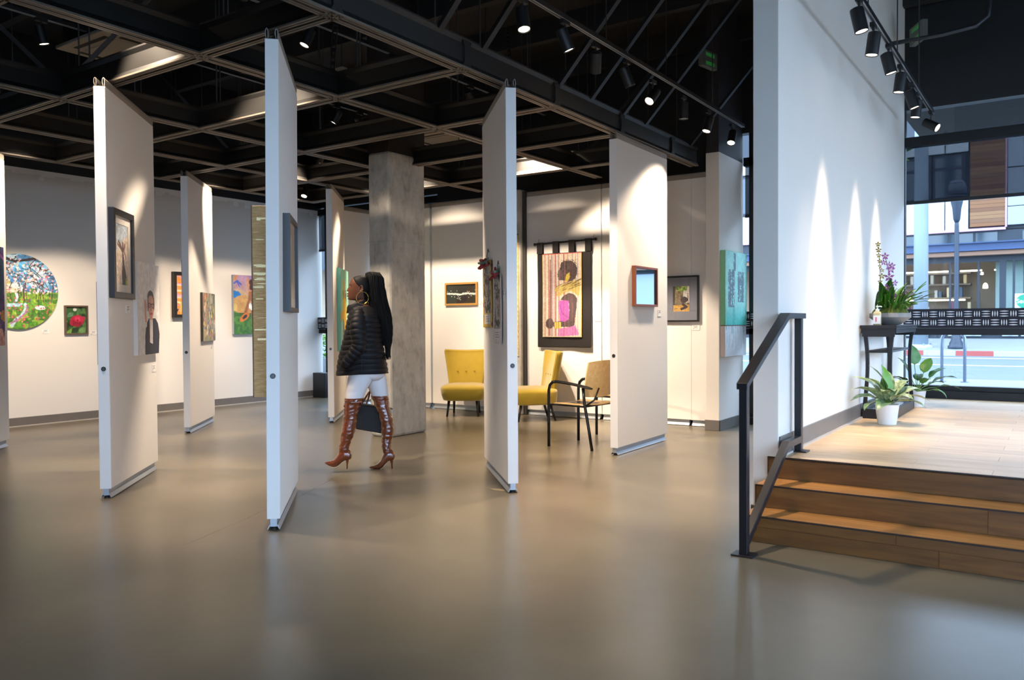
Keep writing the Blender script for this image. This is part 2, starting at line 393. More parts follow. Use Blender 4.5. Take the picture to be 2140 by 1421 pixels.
# ------------------------------------------------------------------ windows
PANE = glass_mat('window_glass')
SHADE = shade_mat('dark_roller_shade', (.012, .016, .03), .30)
BANDM = mat('band_fabric', '#1d1b26', .8)
MARKM = mat('band_marks', '#d8dce2', .8)
def window(name, x0, x1, z0, mull_x, tz=3.25, top=3.61, shade=True, band=True, sill=.14, label=None):
    w = empty(name, (0, 0, 0)); w['kind'] = 'structure'
    if label: w['label'] = label
    yF, yB = YB - .04, YB + .06
    if sill:
        MB().box(x0, x1, yF - .04, yB, z0, z0 + sill * .62).build('sill', FRAME, w, bevel=.004)
        MB().box(x0, x1, yF, yB, z0 + sill * .62, z0 + sill).build('bottom_frame', FRAME, w, bevel=.004)
    MB().box(x0, x1, yF, yB, 1.115, 1.19).build('transom', FRAME, w, bevel=.004)
    MB().box(x0, x1, yF, yB, tz - .05, tz + .06).build('transom', FRAME, w, bevel=.004)
    for mx in mull_x:
        MB().box(mx - .03, mx + .03, yF, yB, z0 + sill, top).build('mullion', FRAME, w, bevel=.004)
    xs = sorted([x0] + list(mull_x) + [x1])
    for a, b in zip(xs[:-1], xs[1:]):
        if b - a < .12: continue
        for za, zb in ((z0 + sill, 1.115), (1.19, tz - .05), (tz + .06, top)):
            if zb - za < .05: continue
            MB().add([(a, YB + .01, za), (b, YB + .01, za), (b, YB + .01, zb), (a, YB + .01, zb)], [(0, 1, 2, 3)]).build('pane', PANE, w)
    if shade:
        MB().box(x0 + .02, x1, yF + .012, yF + .015, 2.60, tz - .05).build('roller_shade', SHADE, w)
        MB().box(x0 + .02, x1, yF + .004, yF + .026, 2.565, 2.60).build('shade_bar', FRAME, w)
    if band:
        bd = MB().box(x0, x1, yF - .02, yF - .008, 1.19, 1.40).build('patterned_band', BANDM, w)
        mk = MB(); cw = .083
        def lens(cx, cz, L, vert):
            n = 6; pts = []
            for i in range(n + 1): t = i / n; pts.append((L * (t - .5), .0048 * math.sin(math.pi * t) + .001))
            for i in range(n, -1, -1): t = i / n; pts.append((L * (t - .5), -.0048 * math.sin(math.pi * t) - .001))
            v = [((cx + (b_ if vert else a_)), yF - .0212, cz + (a_ if vert else b_)) for a_, b_ in pts]
            mk.add(v, [tuple(range(len(v)))])
        k = 0; x = x0 + .05
        while x < x1 - .04 and x < 2.2:
            for r_, cz in ((0, 1.342), (1, 1.25)):
                vert = (k + r_) % 2 == 0
                for j in (-1, 0, 1):
                    if vert: lens(x + j * .022, cz, .062, True)
                    else: lens(x, cz + j * .026, .08, False)
            x += cw; k += 1
        mk.build('printed_marks', MARKM, bd)
    return w
window('window_1', -1.48, XR, PZ, [-1.5, 2.1], label='black framed street window behind the platform with patterned band and half drawn shade')
window('window_2', -3.3, -1.64, 0, [-3.2, -1.72], label='narrow black framed window beyond the stub wall')
window('window_3', XL, -8.2, 0, [-10.76, -9.4], top=3.33, label='black framed corner window at the end of the left wall')
bp_ = MB().box(-10.86, -10.55, 9.72, 9.95, 0, .43).build('window_bench', mat('bench_black', '#14161b', .5), bevel=.006)
tag(bp_, 'low black box standing under the corner window', 'box')
# right hand street windows, outside the frame
wr = empty('window_4'); wr['kind'] = 'structure'; wr['label'] = 'row of street windows in the right wall'
struct('wall_right', MB().box(XR, XR + .12, YF, YB + .1, 0, .45).box(XR, XR + .12, YF, YB + .1, 3.6, ZC), WHITE)
for k in range(9):
    yy = YF + k * 2.0
    MB().box(XR + .02, XR + .1, yy - .04, yy + .04, .45, 3.6).build('mullion', FRAME, wr)
    if k < 8: MB().add([(XR + .05, yy, .45), (XR + .05, yy + 2.0, .45), (XR + .05, yy + 2.0, 3.6), (XR + .05, yy, 3.6)], [(0, 1, 2, 3)]).build('pane', PANE, wr)

w5 = empty('window_5'); w5['kind'] = 'structure'; w5['label'] = 'street windows in the rear wall behind the camera'
for k in range(3):
    xx = -.5 + k * 2.4
    MB().box(xx - .04, xx + .04, YF - .1, YF - .02, .45, 3.6).build('mullion', FRAME, w5)
    if k < 2: MB().add([(xx, YF - .06, .45), (xx + 2.4, YF - .06, .45), (xx + 2.4, YF - .06, 3.6), (xx, YF - .06, 3.6)], [(0, 1, 2, 3)]).build('pane', PANE, w5)

# ------------------------------------------------------------------ columns
cm = MB().box(-6.53, -6.21, 6.69, 7.31, 0, 3.205)
c1 = struct('column', cm, COLM, bevel=.03); c1.name = 'concrete_column'; tag(c1, 'square raw concrete column behind the walking woman', 'column')
del c1['kind']
MB().box(-6.527, -6.213, 6.693, 7.307, 3.205, ZC).build('painted_top', mat('dark_brown_paint', '#221c1b', .7), c1)
for zf in (2.2,): MB().box(-6.5305, -6.2095, 6.6895, 7.3105, zf, zf + .003).build('form_line', mat('form_seam', '#9a948a', .9), c1)
c2 = MB().box(-6.62, -6.20, 9.30, 9.62, 0, 3.12).build('concrete_column', COLM, bevel=.02)
tag(c2, 'concrete column set between the rear white panels', 'column')
MB().box(-6.20, -6.155, 9.36, 9.60, 0, 3.1).build('edge_strip', mat('dark_gap', '#3a3733', .8), c2)  # dark strip filling the gap between column and panel

# ------------------------------------------------------------------ suspended rail grid
RAIL = mat('rail_flange_lit', '#6a6258', .5, metal=.2, vary=.15, scale=3); WEBM = mat('rail_web_shaded', '#191817', .5, vary=.2, scale=3)  # flange lighter as if lit, web darkened: light and shade in the colour
RAILD = mat('dark_slot', '#070707', .8)
grid = empty('ceiling_rail_grid', (-6.4, 5.5, 3.1)); tag(grid, 'dark suspended grid of slotted rails carrying the white panels', 'rail grid')
GZ = 3.1
GX = [-3.6, -4.87, -6.70, -8.03, -9.32]; GY = [-1.6, -.35, .90, 2.15, 3.40, 4.66, 5.91, 7.14, 8.37]
def rail(axis, c, a, b, tall=.2):
    # slotted bottom flange, with the web above it, shade in its colour, as a part of the rail
    fl = [(-.055, 0), (-.034, 0), (-.034, .006), (-.026, .006), (-.026, 0), (-.012, 0), (-.012, .018), (.012, .018), (.012, 0), (.026, 0), (.026, .006), (.034, .006), (.034, 0), (.055, 0), (.055, .013), (-.055, .013)]
    wb_ = [(-.054, .0135), (.054, .0135), (.03, .05), (.03, tall - .04), (.05, tall - .012), (.05, tall), (-.05, tall), (-.05, tall - .012), (-.03, tall - .04), (-.03, .05)]
    def ring(prof): return [[((c + u - grid.location.x, t - grid.location.y, v) if axis == 'y' else (t - grid.location.x, c + u - grid.location.y, v)) for u, v in prof] for t in (a, b)]
    r_ = MB().loft(ring(fl)).build('rail', RAIL, grid)
    MB().loft(ring(wb_)).build('rail_web', WEBM, r_)
    return r_
for x in GX: rail('y', x, -2.2, 9.1 if x > -9 else 8.45, .22 if x == GX[0] else .2)
for y in GY: rail('x', y, -9.37, -3.55, .2)
# threaded hanger rods
rodm = MB().tube([(0, 0, 0), (0, 0, ZC - GZ - .2)], .006, 6).mesh('hanger_rod'); rodm.materials.append(mat('rod_steel', '#3c3a3a', .5, metal=.5))
nutm = MB().box(-.045, .045, -.012, .012, 0, .012).mesh('hanger_clip'); nutm.materials.append(MATS['rod_steel'])
for x in GX:
    for y in GY:
        if y < 1: continue
        for dx, dy in ((0, .22), (.25 if x < -4 else -.25, 0)):
            o = bpy.data.objects.new('hanger_rod', rodm); col.objects.link(o); o.parent = grid
            o.location = (x + dx - grid.location.x, y + dy - grid.location.y, .2)
            o = bpy.data.objects.new('hanger_clip', nutm); col.objects.link(o); o.parent = grid
            o.location = (x + dx - grid.location.x, y + dy - grid.location.y, .2); o.rotation_euler = (0, 0, 0 if dx == 0 else R(90))
# slotted sway braces
def slotted(p, q):
    p, q = Vector(p), Vector(q); d = (q - p); L = d.length; d.normalize(); mb = MB(); s = .041
    sd = d.cross(Vector((0, 0, 1))).normalized(); u = sd.cross(d)
    for off in (-.016, .016): mb.bar(p + sd * off, q + sd * off, .009, .005, upv=u)
    k = int(L / .1)
    for i in range(k): mb.bar(p + d * (i * .1), p + d * (i * .1 + .05), .03, .005, upv=u)
    for off in (-.0205, .0205): mb.bar(p + sd * off + u * .012, q + sd * off + u * .012, .004, .03, upv=u)
    o = mb.build('sway_brace', mat('brace_steel', '#3f3a3a', .5, metal=.4), grid); return o
g0 = Vector((-6.4, 5.5, 3.1))
for p, q in (((-6.7, 3.25, 3.3), (-7.9, 2.2, 4.9)), ((-6.72, 3.5, 3.3), (-6.1, 4.6, 4.9)), ((-6.7, 7.3, 3.3), (-7.6, 8.4, 4.9)), ((-8.03, 5.95, 3.3), (-9.1, 5.0, 4.9)),
             ((-4.87, 7.2, 3.3), (-5.7, 8.3, 4.9)), ((-4.87, 4.6, 3.3), (-5.8, 5.6, 4.9)), ((-4.6, 8.4, 3.3), (-4.2, 9.3, 4.4))):
    slotted(Vector(p) - g0, Vector(q) - g0)
# steel kicker struts from the front rail up to the roof
KM = mat('kicker_black', '#08080a', .5, metal=.1)
for y in (4.35, 4.85, 5.95, 6.50, 7.15, 7.65, 8.85):
    MB().bar(Vector((-3.55, y, 3.30)) - g0, Vector((-2.0, y + .02, 4.98)) - g0, .03, .05, upv=(0, 1, 0)).build('kicker_strut', KM, grid)

# ------------------------------------------------------------------ operable partition panels
PANELS = {}
SEALM = mat('seal_grey', '#8d857c', .5); FOOTM = mat('black_rubber', '#0c0c0d', .6); CH = mat('channel_alu', '#aab2bb', .35, metal=.5)
def panel(key, label, nr, ang, side, tilt=0.0, L=1.22, lock=True, ztop=3.02):
    a = R(ang); p = empty('partition_panel', (nr[0], nr[1], 0), rot=(R(tilt), 0, a)); T = .08 * side
    tag(p, label, 'partition panel', 'movable white gallery panels'); PANELS[key] = (Vector((nr[0], nr[1], 0)), ang, side)
    y0, y1 = min(0, T), max(0, T); ym = T / 2
    MB().box(0.004, L, y0, y1, .075, ztop).build('face_board', PAINTW, p, bevel=.002)
    MB().box(-.004, .004, y0 + .001, y1 - .001, .072, ztop - .002).build('edge_cap', PAINTE, p, bevel=.001)
    for yy in (y0 + .011, y1 - .011):       # looped top seals
        prof = [(-.008, 0), (-.010, .03), (-.008, .055), (0, .066), (.008, .055), (.010, .03), (.004, 0), (.0015, 0), (.006, .03), (.005, .052), (0, .060), (-.005, .052), (-.006, .03), (-.005, 0)]
        MB().loft([[(x, yy + u, ztop + v) for u, v in prof] for x in (0, L)]).build('top_seal', SEALM, p)
    MB().box(0, L, y0 + .004, y1 - .004, ztop - .001, ztop + .004).build('top_channel', FOOTM, p)
    MB().box(.004, L - .03, ym - .02, ym + .02, .022, .075).build('bottom_channel', CH, p)
    for s in (-1, 1):
        prof = [(s * .02, .03), (s * .034, .006), (s * .038, .006), (s * .024, .036)]
        MB().loft([[(x, ym + u, v) for u, v in prof] for x in (.002, L - .03)]).build('bottom_seal', CH, p)
    MB().lathe([(.02, 0), (.02, .012), (.008, .014), (.008, .03)], 12, (.03, ym, 0)).build('foot', FOOTM, p)
    MB().lathe([(.02, 0), (.02, .012), (.008, .014), (.008, .03)], 12, (L - .08, ym, 0)).build('foot', FOOTM, p)
    if lock:
        lk = MB().tube([(-.007, ym, .955), (.004, ym, .955)], .017, 16).build('lock', mat('lock_black', '#0d0d0f', .3), p)
        MB().tube([(-.009, ym, .955), (-.006, ym, .955)], .009, 12).build('keyhole', mat('lock_grey', '#4d5052', .3, metal=.6), lk)
    return p
panel('P0', 'white partition panel cut by the left edge of the picture', (-8.40, 3.19), 134, 1)
panel('P1', 'white partition panel with black framed photo and robed portrait', (-5.792, 3.239), 133, 1)
panel('P2', 'tall white partition panel nearest the camera with grey framed picture', (-4.0, 3.304), 134, 1, tilt=.45)
panel('P3', 'white partition panel carrying two narrow hanging scrolls', (-3.427, 4.957), 134.5, -1)
panel('P4', 'white partition panel with a glazed wood framed picture near wooden chairs', (-3.51, 6.932), 91, 1)
panel('P6', 'white partition panel with a small multicoloured abstract canvas', (-8.482, 5.716), 132, 1)
panel('P7', 'white partition panel with turquoise and yellow painting behind woman', (-7.8, 7.34), 129, 1)
panel('B0', 'white panel closing the gap behind the concrete column', (-9.02, 9.40), 0, 1, L=1.12, lock=False)
panel('B1', 'white rear panel behind the armless yellow chair with dotted black picture', (-7.86, 9.40), 0, 1, L=1.22, lock=False)
panel('B2', 'white rear panel carrying the black bordered textile', (-6.15, 9.40), 0, 1, L=1.155, lock=False)
panel('B3', 'white rear panel with grey matted photograph', (-4.98, 9.40), 0, 1, L=1.22, lock=False)
panel('B4', 'narrow white rear panel next to the stub wall', (-3.755, 9.40), 0, 1, L=.285, lock=False)
panel('B5', 'shaded white panel turned sideways beside the turquoise painting panel', (-9.12, 8.55), 90, 1, L=.84, lock=False)
def on_panel(key, s, z, off=0.0):
    o, ang, side = PANELS[key]; a = R(ang); d = Vector((math.cos(a), math.sin(a), 0)); n = Vector((math.sin(a), -math.cos(a), 0)) * side
    return o + d * s + n * off + Vector((0, 0, z)), a if side > 0 else a + math.pi
# ------------------------------------------------------------------ street outside
ASPH = mat('asphalt', '#5f676e', .85, vary=.12, scale=1.5); WALK = mat('sidewalk_concrete', '#808383', .85, vary=.08, scale=3)
GZ0 = .30
struct('street_sidewalk', MB().box(-60, 60, YB + .1, 15.3, -.1, GZ0), WALK, label='pale concrete sidewalk outside the window')
struct('street_ground', MB().box(XR + .15, 60, -40, YB + .1, -.1, GZ0).box(-60, XR + .15, -40, YF - .15, -.1, GZ0), WALK, label='paved ground outside the right hand windows')
struct('street_road', MB().box(-60, 60, 15.3, 28.0, -.1, GZ0 - .10), ASPH, label='grey asphalt road outside the window')
fs = MB(); fs.add([(-60, 28.2, .34), (60, 28.2, .34), (60, 33.0, .63), (-60, 33.0, .63), (-60, 28.2, -.1), (60, 28.2, -.1), (60, 33, -.1), (-60, 33, -.1)],
                  [(0, 1, 2, 3), (4, 7, 6, 5), (0, 4, 5, 1), (1, 5, 6, 2), (2, 6, 7, 3), (3, 7, 4, 0)])
struct('street_far_sidewalk', fs, WALK, label='far sidewalk across the road')
cb = MB().box(-60, 60, 28.0, 28.2, -.1, .345).build('curb', mat('curb_grey', '#aeb3b5', .8)); tag(cb, 'grey street curb partly painted red', 'curb')
RED = mat('red_curb_paint', '#a8504a', .7)
MB().box(-2.72, -1.72, 27.99, 28.15, .2, .35).build('red_paint', RED, cb)
MB().box(-6.5, -3.6, 27.99, 28.15, .2, .35).build('red_paint', RED, cb)
ln = MB().box(-60, 60, 22.0, 22.12, GZ0 - .10, GZ0 - .096).build('lane_line', mat('lane_white', '#f1efe8', .7)); tag(ln, 'thin white lane line on the road', 'road marking')
ln = MB().box(-60, 60, 26.3, 26.45, GZ0 - .10, GZ0 - .096).build('lane_line', mat('lane_yellow', '#ead9b0', .7)); tag(ln, 'pale yellow lane line on the road near the far curb', 'road marking')
# bike rack
STEEL = mat('galvanised', '#8d98a8', .35, metal=.7)
rk = empty('bike_rack', (-1.44, 14.5, GZ0)); tag(rk, 'galvanised inverted U bike rack outside the window', 'bike rack')
pts = [(-.16, 0, 0), (-.16, 0, .6)] + [(-.16 * math.cos(t), 0, .66 + .16 * math.sin(t)) for t in np.linspace(.2, math.pi - .2, 9)] + [(.16, 0, .6), (.16, 0, 0)]
MB().tube(pts, .024, 10).build('hoop', STEEL, rk, smooth=True)
for s in (-.16, .16): MB().lathe([(.06, 0), (.06, .012)], 14, (s, 0, 0)).build('flange', STEEL, rk)
# utility pole
pl = empty('utility_pole', (-3.86, 29.4, .40)); tag(pl, 'thick pale grey utility pole across the street', 'pole')
PLM = mat('pole_paint', '#8996a0', .6, vary=.1, scale=4, stretch=(1, 1, .3))
MB().lathe([(.225, 0), (.215, 4), (.195, 9), (.19, 12)], 20).build('shaft', PLM, pl, smooth=True)
MB().lathe([(.36, -.06), (.34, .06), (.24, .10)], 20).build('base_flange', mat('pole_base', '#aebfc9', .7), pl)
for k in range(4):
    a = k * math.pi / 2 + .4; MB().tube([(.30*math.cos(a), .30*math.sin(a), .05), (.30*math.cos(a), .30*math.sin(a), .14)], .03, 8).build('anchor_bolt', MATS['galvanised'], pl)
# lamp post
lp_ = empty('street_lamp', (-2.80, 29.0, .36)); tag(lp_, 'dark ornamental street lamp post across the road', 'street lamp')
LPM = mat('lamp_paint', '#27313f', .45)
MB().lathe([(.24, 0), (.24, .12), (.20, .14), (.20, .2), (.15, .3), (.13, .45), (.09, .5), (.085, .62), (.075, .7), (.065, 3.9), (.06, 4.0)], 16).build('post', LPM, lp_, smooth=True)
MB().lathe([(.06, 4.0), (.10, 4.1), (.13, 4.45), (.17, 4.62), (.18, 4.7), (.10, 4.72)], 16).build('capital', LPM, lp_, smooth=True)
gl = MB().lathe([(.16, 4.72), (.27, 4.95), (.28, 5.1), (.20, 5.3)], 16).build('lantern_globe', mat('lamp_globe', '#39424e', .3), lp_, smooth=True)
for k in range(6):
    MB().lathe([(.30 - k*.012, 4.80 + k * .08), (.30 - k*.012, 4.83 + k * .08)], 16).build('lantern_ring', LPM, lp_)
# building across the street
bd = empty('street_building', (0, 33.0, .5)); tag(bd, 'modern building with white panels, wood siding and glass storefront across the street', 'building')
def bx(name, x0, x1, y0, y1, z0, z1, m, par=bd, **k): return MB().box(x0, x1, y0, y1, z0 - .5, z1 - .5).build(name, m, par, **k)
BW = mat('white_facade_panel', '#b9bcbc', .6); BG = mat('grey_facade_panel', '#959da4', .6); DK = mat('dark_facade_frame', '#222b35', .5)
BEAMM = mat('blue_steel_beam', '#33476a', .5); SGL = mat('far_window_glass', '#2b3c46', .12, spec=.8); WARMI = mat('shop_interior', '#5b5148', .8)
bx('wall', -60, 60, 2.5, 6, .3, 9.5, mat('rear_shop_wall', '#8c7a66', .8))
bx('upper_wall', -60, 60, .45, .8, 4.5, 9.5, DK)
bx('reflection_wall', 1.4, 14, .2, .44, .6, 3.4, BW)  # added out of view to give the glazed picture a bright reflection
# white / wood / grey cladding panels of the upper floor
wx = [(-12.5, -9.9), (-9.8, -7.2), (-7.1, -4.35), (-4.3, -3.62), (-3.58, -2.86)]
for a, b in wx: bx('white_panel', a, b, .3, .45, 4.55, 5.62, BW)
for a, b in wx: bx('white_panel', a, b, .3, .45, 7.35, 7.75, BW)
for a, b in ((-12.4, -10), (-9.8, -7.4), (-7.0, -5.4)):
    wv = bx('window', a, b, .36, .45, 5.66, 7.3, DK); bx('pane', a + .1, b - .1, .33, .36, 5.76, 7.2, SGL, wv)
for a, b in ((-5.35, -4.05), (-4.0, -2.95)):
    wv = bx('window', a, b, .36, .45, 5.66, 7.3, DK)
    bx('pane', a + .08, b - .12, .33, .36, 5.76, 6.75, SGL, wv); bx('pane', a + .08, b - .12, .33, .36, 6.85, 7.2, SGL, wv)
    bx('frame_bar', a, b, .31, .36, 6.75, 6.85, DK, wv)
WOODS = [mat('siding_%d' % i, c, .6, vary=.12, scale=3, stretch=(.3, 6, 6)) for i, c in enumerate(('#80532f', '#714729', '#8a613c', '#795235'))]
z = 4.62; i = 0
while z < 8.6:
    bx('siding_board', -2.80, -1.72, .28, .45, z, z + .125, WOODS[(i * 7 + i // 3) % 4]); z += .132; i += 1
bx('corner_trim', -1.72, -1.66, .26, .45, 4.55, 8.6, mat('pink_trim', '#b98f9c', .6))
bx('grey_panel', -1.64, .9, .25, .45, 4.62, 5.25, BG); bx('grey_panel', -1.64, .9, .25, .45, 5.28, 6.6, BG); bx('grey_panel', -1.64, .9, .25, .45, 6.64, 8.6, BG)
for k in range(3): bx('grey_panel', .95 + k * 2.6, 3.5 + k * 2.6, .25, .45, 4.62, 8.6, BG)
bx('drip_trim', -14, -1.7, .2, .45, 4.46, 4.55, MATS['pink_trim'])
# transom glazing, steel beam, soffit, storefront
bx('clerestory_frame', -14, 9, .35, .5, 3.96, 4.46, DK)
for a, b in ((-9, -6.2), (-6.1, -4.4), (-4.3, -3.5), (-3.42, -2.7), (-2.62, -1.95), (-1.2, .6)): bx('clerestory_pane', a, b, .32, .35, 4.02, 4.40, SGL)
for k in range(3): bx('louvre', -1.1, .6, .30, .34, 4.05 + k * .12, 4.10 + k * .12, mat('louvre_black', '#0e1218', .5))
bm_ = bx('steel_beam', -14, 9, -.1, .4, 3.78, 4.02, BEAMM); bx('flange', -14, 9, -.2, .42, 4.0, 4.04, BEAMM, bm_); bx('flange', -14, 9, -.2, .42, 3.74, 3.79, BEAMM, bm_)
bx('soffit', -14, 9, -.1, 2.4, 3.58, 3.72, mat('soffit_wood', '#8f6c56', .7))
bx('storefront_head', -14, 9, .3, .42, 3.36, 3.60, DK)
for x in (-6.9, -5.85, -4.33, -3.42, -2.52, -1.72, -1.45, -.75, .8): bx('storefront_mullion', x - (.16 if x == -1.72 else .035), x + .035, .28, .42, .62, 3.4, DK)
for a, b in ((-8, -6.95), (-6.85, -5.9), (-5.8, -4.37), (-4.29, -3.46), (-3.38, -2.56), (-2.48, -1.9), (-1.4, -.8), (-.7, .75), (.85, 4)): MB().add([(a, .345, .2), (b, .345, .2), (b, .345, 2.86), (a, .345, 2.86)], [(0, 1, 2, 3)]).build('storefront_pane', PANE, bd)
bx('storefront_base', -14, 9, .25, .45, .55, .78, DK)
# things inside the shop opposite
for k_ in range(5): bx('shop_light_tube', -6.5 + k_ * 1.1, -5.8 + k_ * 1.1, 1.4, 1.44, 3.1, 3.14, mat('tube_glow', '#fff0d0', .5, emit=(1, .83, .55), estr=14))
bx('shop_floor', -14, 9, .5, 2.5, .4, .6, WARMI)
for z_, m_ in ((1.55, '#3c3b3d'), (2.1, '#8a745a'), (2.62, '#6d6257'), (3.05, '#8c8378')):
    bx('shop_shelf', -6.6, -2.9, 1.9, 2.4, z_, z_ + .06, mat('shelf' + m_, m_, .7))
random.seed(3)
for k in range(26):
    x = -6.5 + k * .14; z_ = random.choice((1.61, 2.16, 2.68)); c = random.choice(('#b9a37c', '#5f7d6b', '#7b4a5d', '#a9aaa2', '#43556b', '#c9b68f'))
    bx('shelf_item', x, x + .1, 1.95, 2.3, z_, z_ + random.uniform(.15, .4), mat('item' + c, c, .7))
for x, w_, h_, c in ((-5.0, .7, .85, '#2f6d63'), (-4.2, .5, .6, '#8b4b6d'), (-3.4, .55, .9, '#5a4a86'), (-2.9, .3, .7, '#a24a6a'), (-2.4, .3, .55, '#8d7aa4')):
    bx('shop_display', x, x + w_, 1.0, 1.3, .6, .6 + h_, mat('disp' + c, c, .7))
bx('shop_column', -2.05, -1.2, 1.2, 2.2, .6, 3.4, mat('shop_pale_wall', '#9fb3aa', .8))
tb = bx('shop_light_tube', -6.3, -3.0, 1.0, 1.04, 2.02, 2.06, mat('tube_glow', '#fff0d0', .5, emit=(1, .83, .55), estr=14))
for x, z_ in ((-2.35, 2.62), (-5.9, 2.05)): MB().lathe([(.0, .0), (.09, .01), (.085, .12), (.05, .2), (.01, .22)], 12, (x, .9, z_ - .7)).build('shop_pendant', mat('pendant_glow', '#ffe9cf', .5, emit=(1, .8, .55), estr=1.2), bd, smooth=True)
MB().lathe([(0, 0), (.05, .02), (.03, .1)], 10, (-2.45, .8, 2.42)).build('shop_spot', mat('spot_glow', '#fff4e0', .5, emit=(1, .88, .7), estr=8), bd)
sg = bx('shop_poster', -1.47, -.5, .30, .335, 1.2, 2.2, mat('poster_white', '#eef5f4', .6))
MB().add([(-1.10 + .28 * math.cos(t), .295, 1.93 - .5 + .25 * math.sin(t)) for t in np.linspace(0, 2*math.pi, 33)[:-1]], [tuple(range(32))]).build('green_disc', mat('poster_green', '#1e8a6a', .6), sg)
fc = bpy.data.curves.new('sign_text', 'FONT'); fc.body = 'Seat'; fc.size = .21; fc.align_x = 'LEFT'; fc.extrude = .002
ft = bpy.data.objects.new('sign_text', fc); col.objects.link(ft); fc.materials.append(mat('sign_white', '#f4f7f5', .6))
dg = bpy.context.evaluated_depsgraph_get(); tme = bpy.data.meshes.new_from_object(ft.evaluated_get(dg)); bpy.data.objects.remove(ft)
ft = bpy.data.objects.new('sign_text', tme); col.objects.link(ft); ft.parent = sg
ft.location = (-1.37, .291, 1.37); ft.rotation_euler = (R(90), 0, 0)
# low lattice fence in front of the storefront
for k in range(9):
    x = -4.9 + k * .56
    if k % 3 == 2: continue
    ml = MB(); zc = .42
    for a in np.linspace(.35, math.pi - .35, 7): ml.bar((x, .12, zc - .18), (x + .22 * math.cos(a), .12, zc - .18 + .26 * math.sin(a)), .01, .02, upv=(0, 1, 0))
    ml.box(x - .24, x + .24, .13, .14, zc - .2, zc + .14).build('fence_panel', mat('fence_pale', '#aab8c2', .7), bd)
# dark canopy above the window and a street tree
cn = MB().box(-1.6, 8, YB + .12, 11.97, 3.72, 3.92).build('canopy', mat('canopy_grey', '#0f0e0d', .9)); tag(cn, 'dark entrance canopy outside above the street window', 'canopy')

LEAFS = [mat('tree_leaf_a', '#4c7a2a', .6), mat('tree_leaf_b', '#86a83a', .6)]
def foliage(parent, c, rad, n, m, seed, s=.09):
    r = random.Random(seed); mb = MB()
    for k in range(n):
        while True:
            p = Vector((r.uniform(-1, 1), r.uniform(-1, 1), r.uniform(-1, 1)))
            if p.length < 1: break
        p = Vector((p.x * rad[0], p.y * rad[1], p.z * rad[2])) + Vector(c); a = Vector((r.uniform(-1, 1), r.uniform(-1, 1), r.uniform(-.6, .6))).normalized(); b = a.cross(Vector((r.uniform(-1, 1), r.uniform(-1, 1), 1))).normalized()
        mb.add([p, p + a * s + b * s * .35, p + a * s * 2, p + a * s - b * s * .35], [(0, 1, 2, 3)])
    return mb.build('foliage', m, parent)
tr_ = empty('street_tree', (-3.25, 14.3, GZ0)); tag(tr_, 'small leafy street tree partly hidden by the tall white wall', 'tree')
MB().tube([(0, 0, 0), (.03, 0, 1.4), (-.02, .03, 2.6), (.05, 0, 3.6)], [.07, .06, .05, .02], 8).build('trunk', mat('bark', '#5a4a3c', .9), tr_, smooth=True)
foliage(tr_, (.1, 0, 3.5), (1.05, .8, .9), 520, LEAFS[0], 1); foliage(tr_, (.15, 0, 3.3), (1.1, .8, 1.0), 260, LEAFS[1], 2)
sh = empty('street_shrub', (-12.35, 11.5, GZ0)); tag(sh, 'green shrub outside the corner window', 'shrub')
MB().lathe([(.35, 0), (.42, .3)], 16).build('planter', mat('planter_grey', '#6d7072', .8), sh)
foliage(sh, (0, 0, .55), (.55, .45, .35), 420, LEAFS[0], 4, .06); foliage(sh, (0, 0, .6), (.5, .4, .3), 160, LEAFS[1], 5, .06)
# ------------------------------------------------------------------ track lighting
TRM = mat('track_black', '#17171a', .4); CAN = mat('spot_can_black', '#121214', .45, spec=.5)
LENS = mat('lit_lens', '#fff3e0', .3, emit=(1.0, .80, .58), estr=9.0); LENSOFF = mat('unlit_lens', '#8d99a8', .2)
def track(x, y0, y1, z, label):
    t = empty('light_track', (x, (y0 + y1) / 2, z)); h = (y1 - y0) / 2; tag(t, label, 'light track')
    MB().box(-.018, .018, -h, h, 0, .034).build('track_channel', TRM, t)
    for s in (-.012, .012): MB().box(s - .003, s + .003, -h, h, -.004, .0).build('conductor_lip', ALU, t)
    k = 0
    while -h + .3 + k * 1.2 < h:
        MB().tube([(0, -h + .3 + k * 1.2, .034), (0, -h + .3 + k * 1.2, ZC - z)], .005, 6).build('hanger_rod', MATS['rod_steel'], t); k += 1
    return t
can_me = MB().lathe([(.02, .085), (.043, .075), (.045, .06), (.045, -.085), (.041, -.085), (.038, -.078)], 20, cap1=False).mesh('can'); can_me.materials.append(CAN)
can_me.polygons.foreach_set('use_smooth', [True] * len(can_me.polygons)); can_me.set_sharp_from_angle(angle=R(40))
lens_me = MB().lathe([(.001, -.078), (.039, -.0785)], 20, cap0=False, cap1=False).mesh('lens'); lens_me.materials.append(LENS)
lensoff_me = lens_me.copy(); lensoff_me.materials.clear(); lensoff_me.materials.append(LENSOFF)
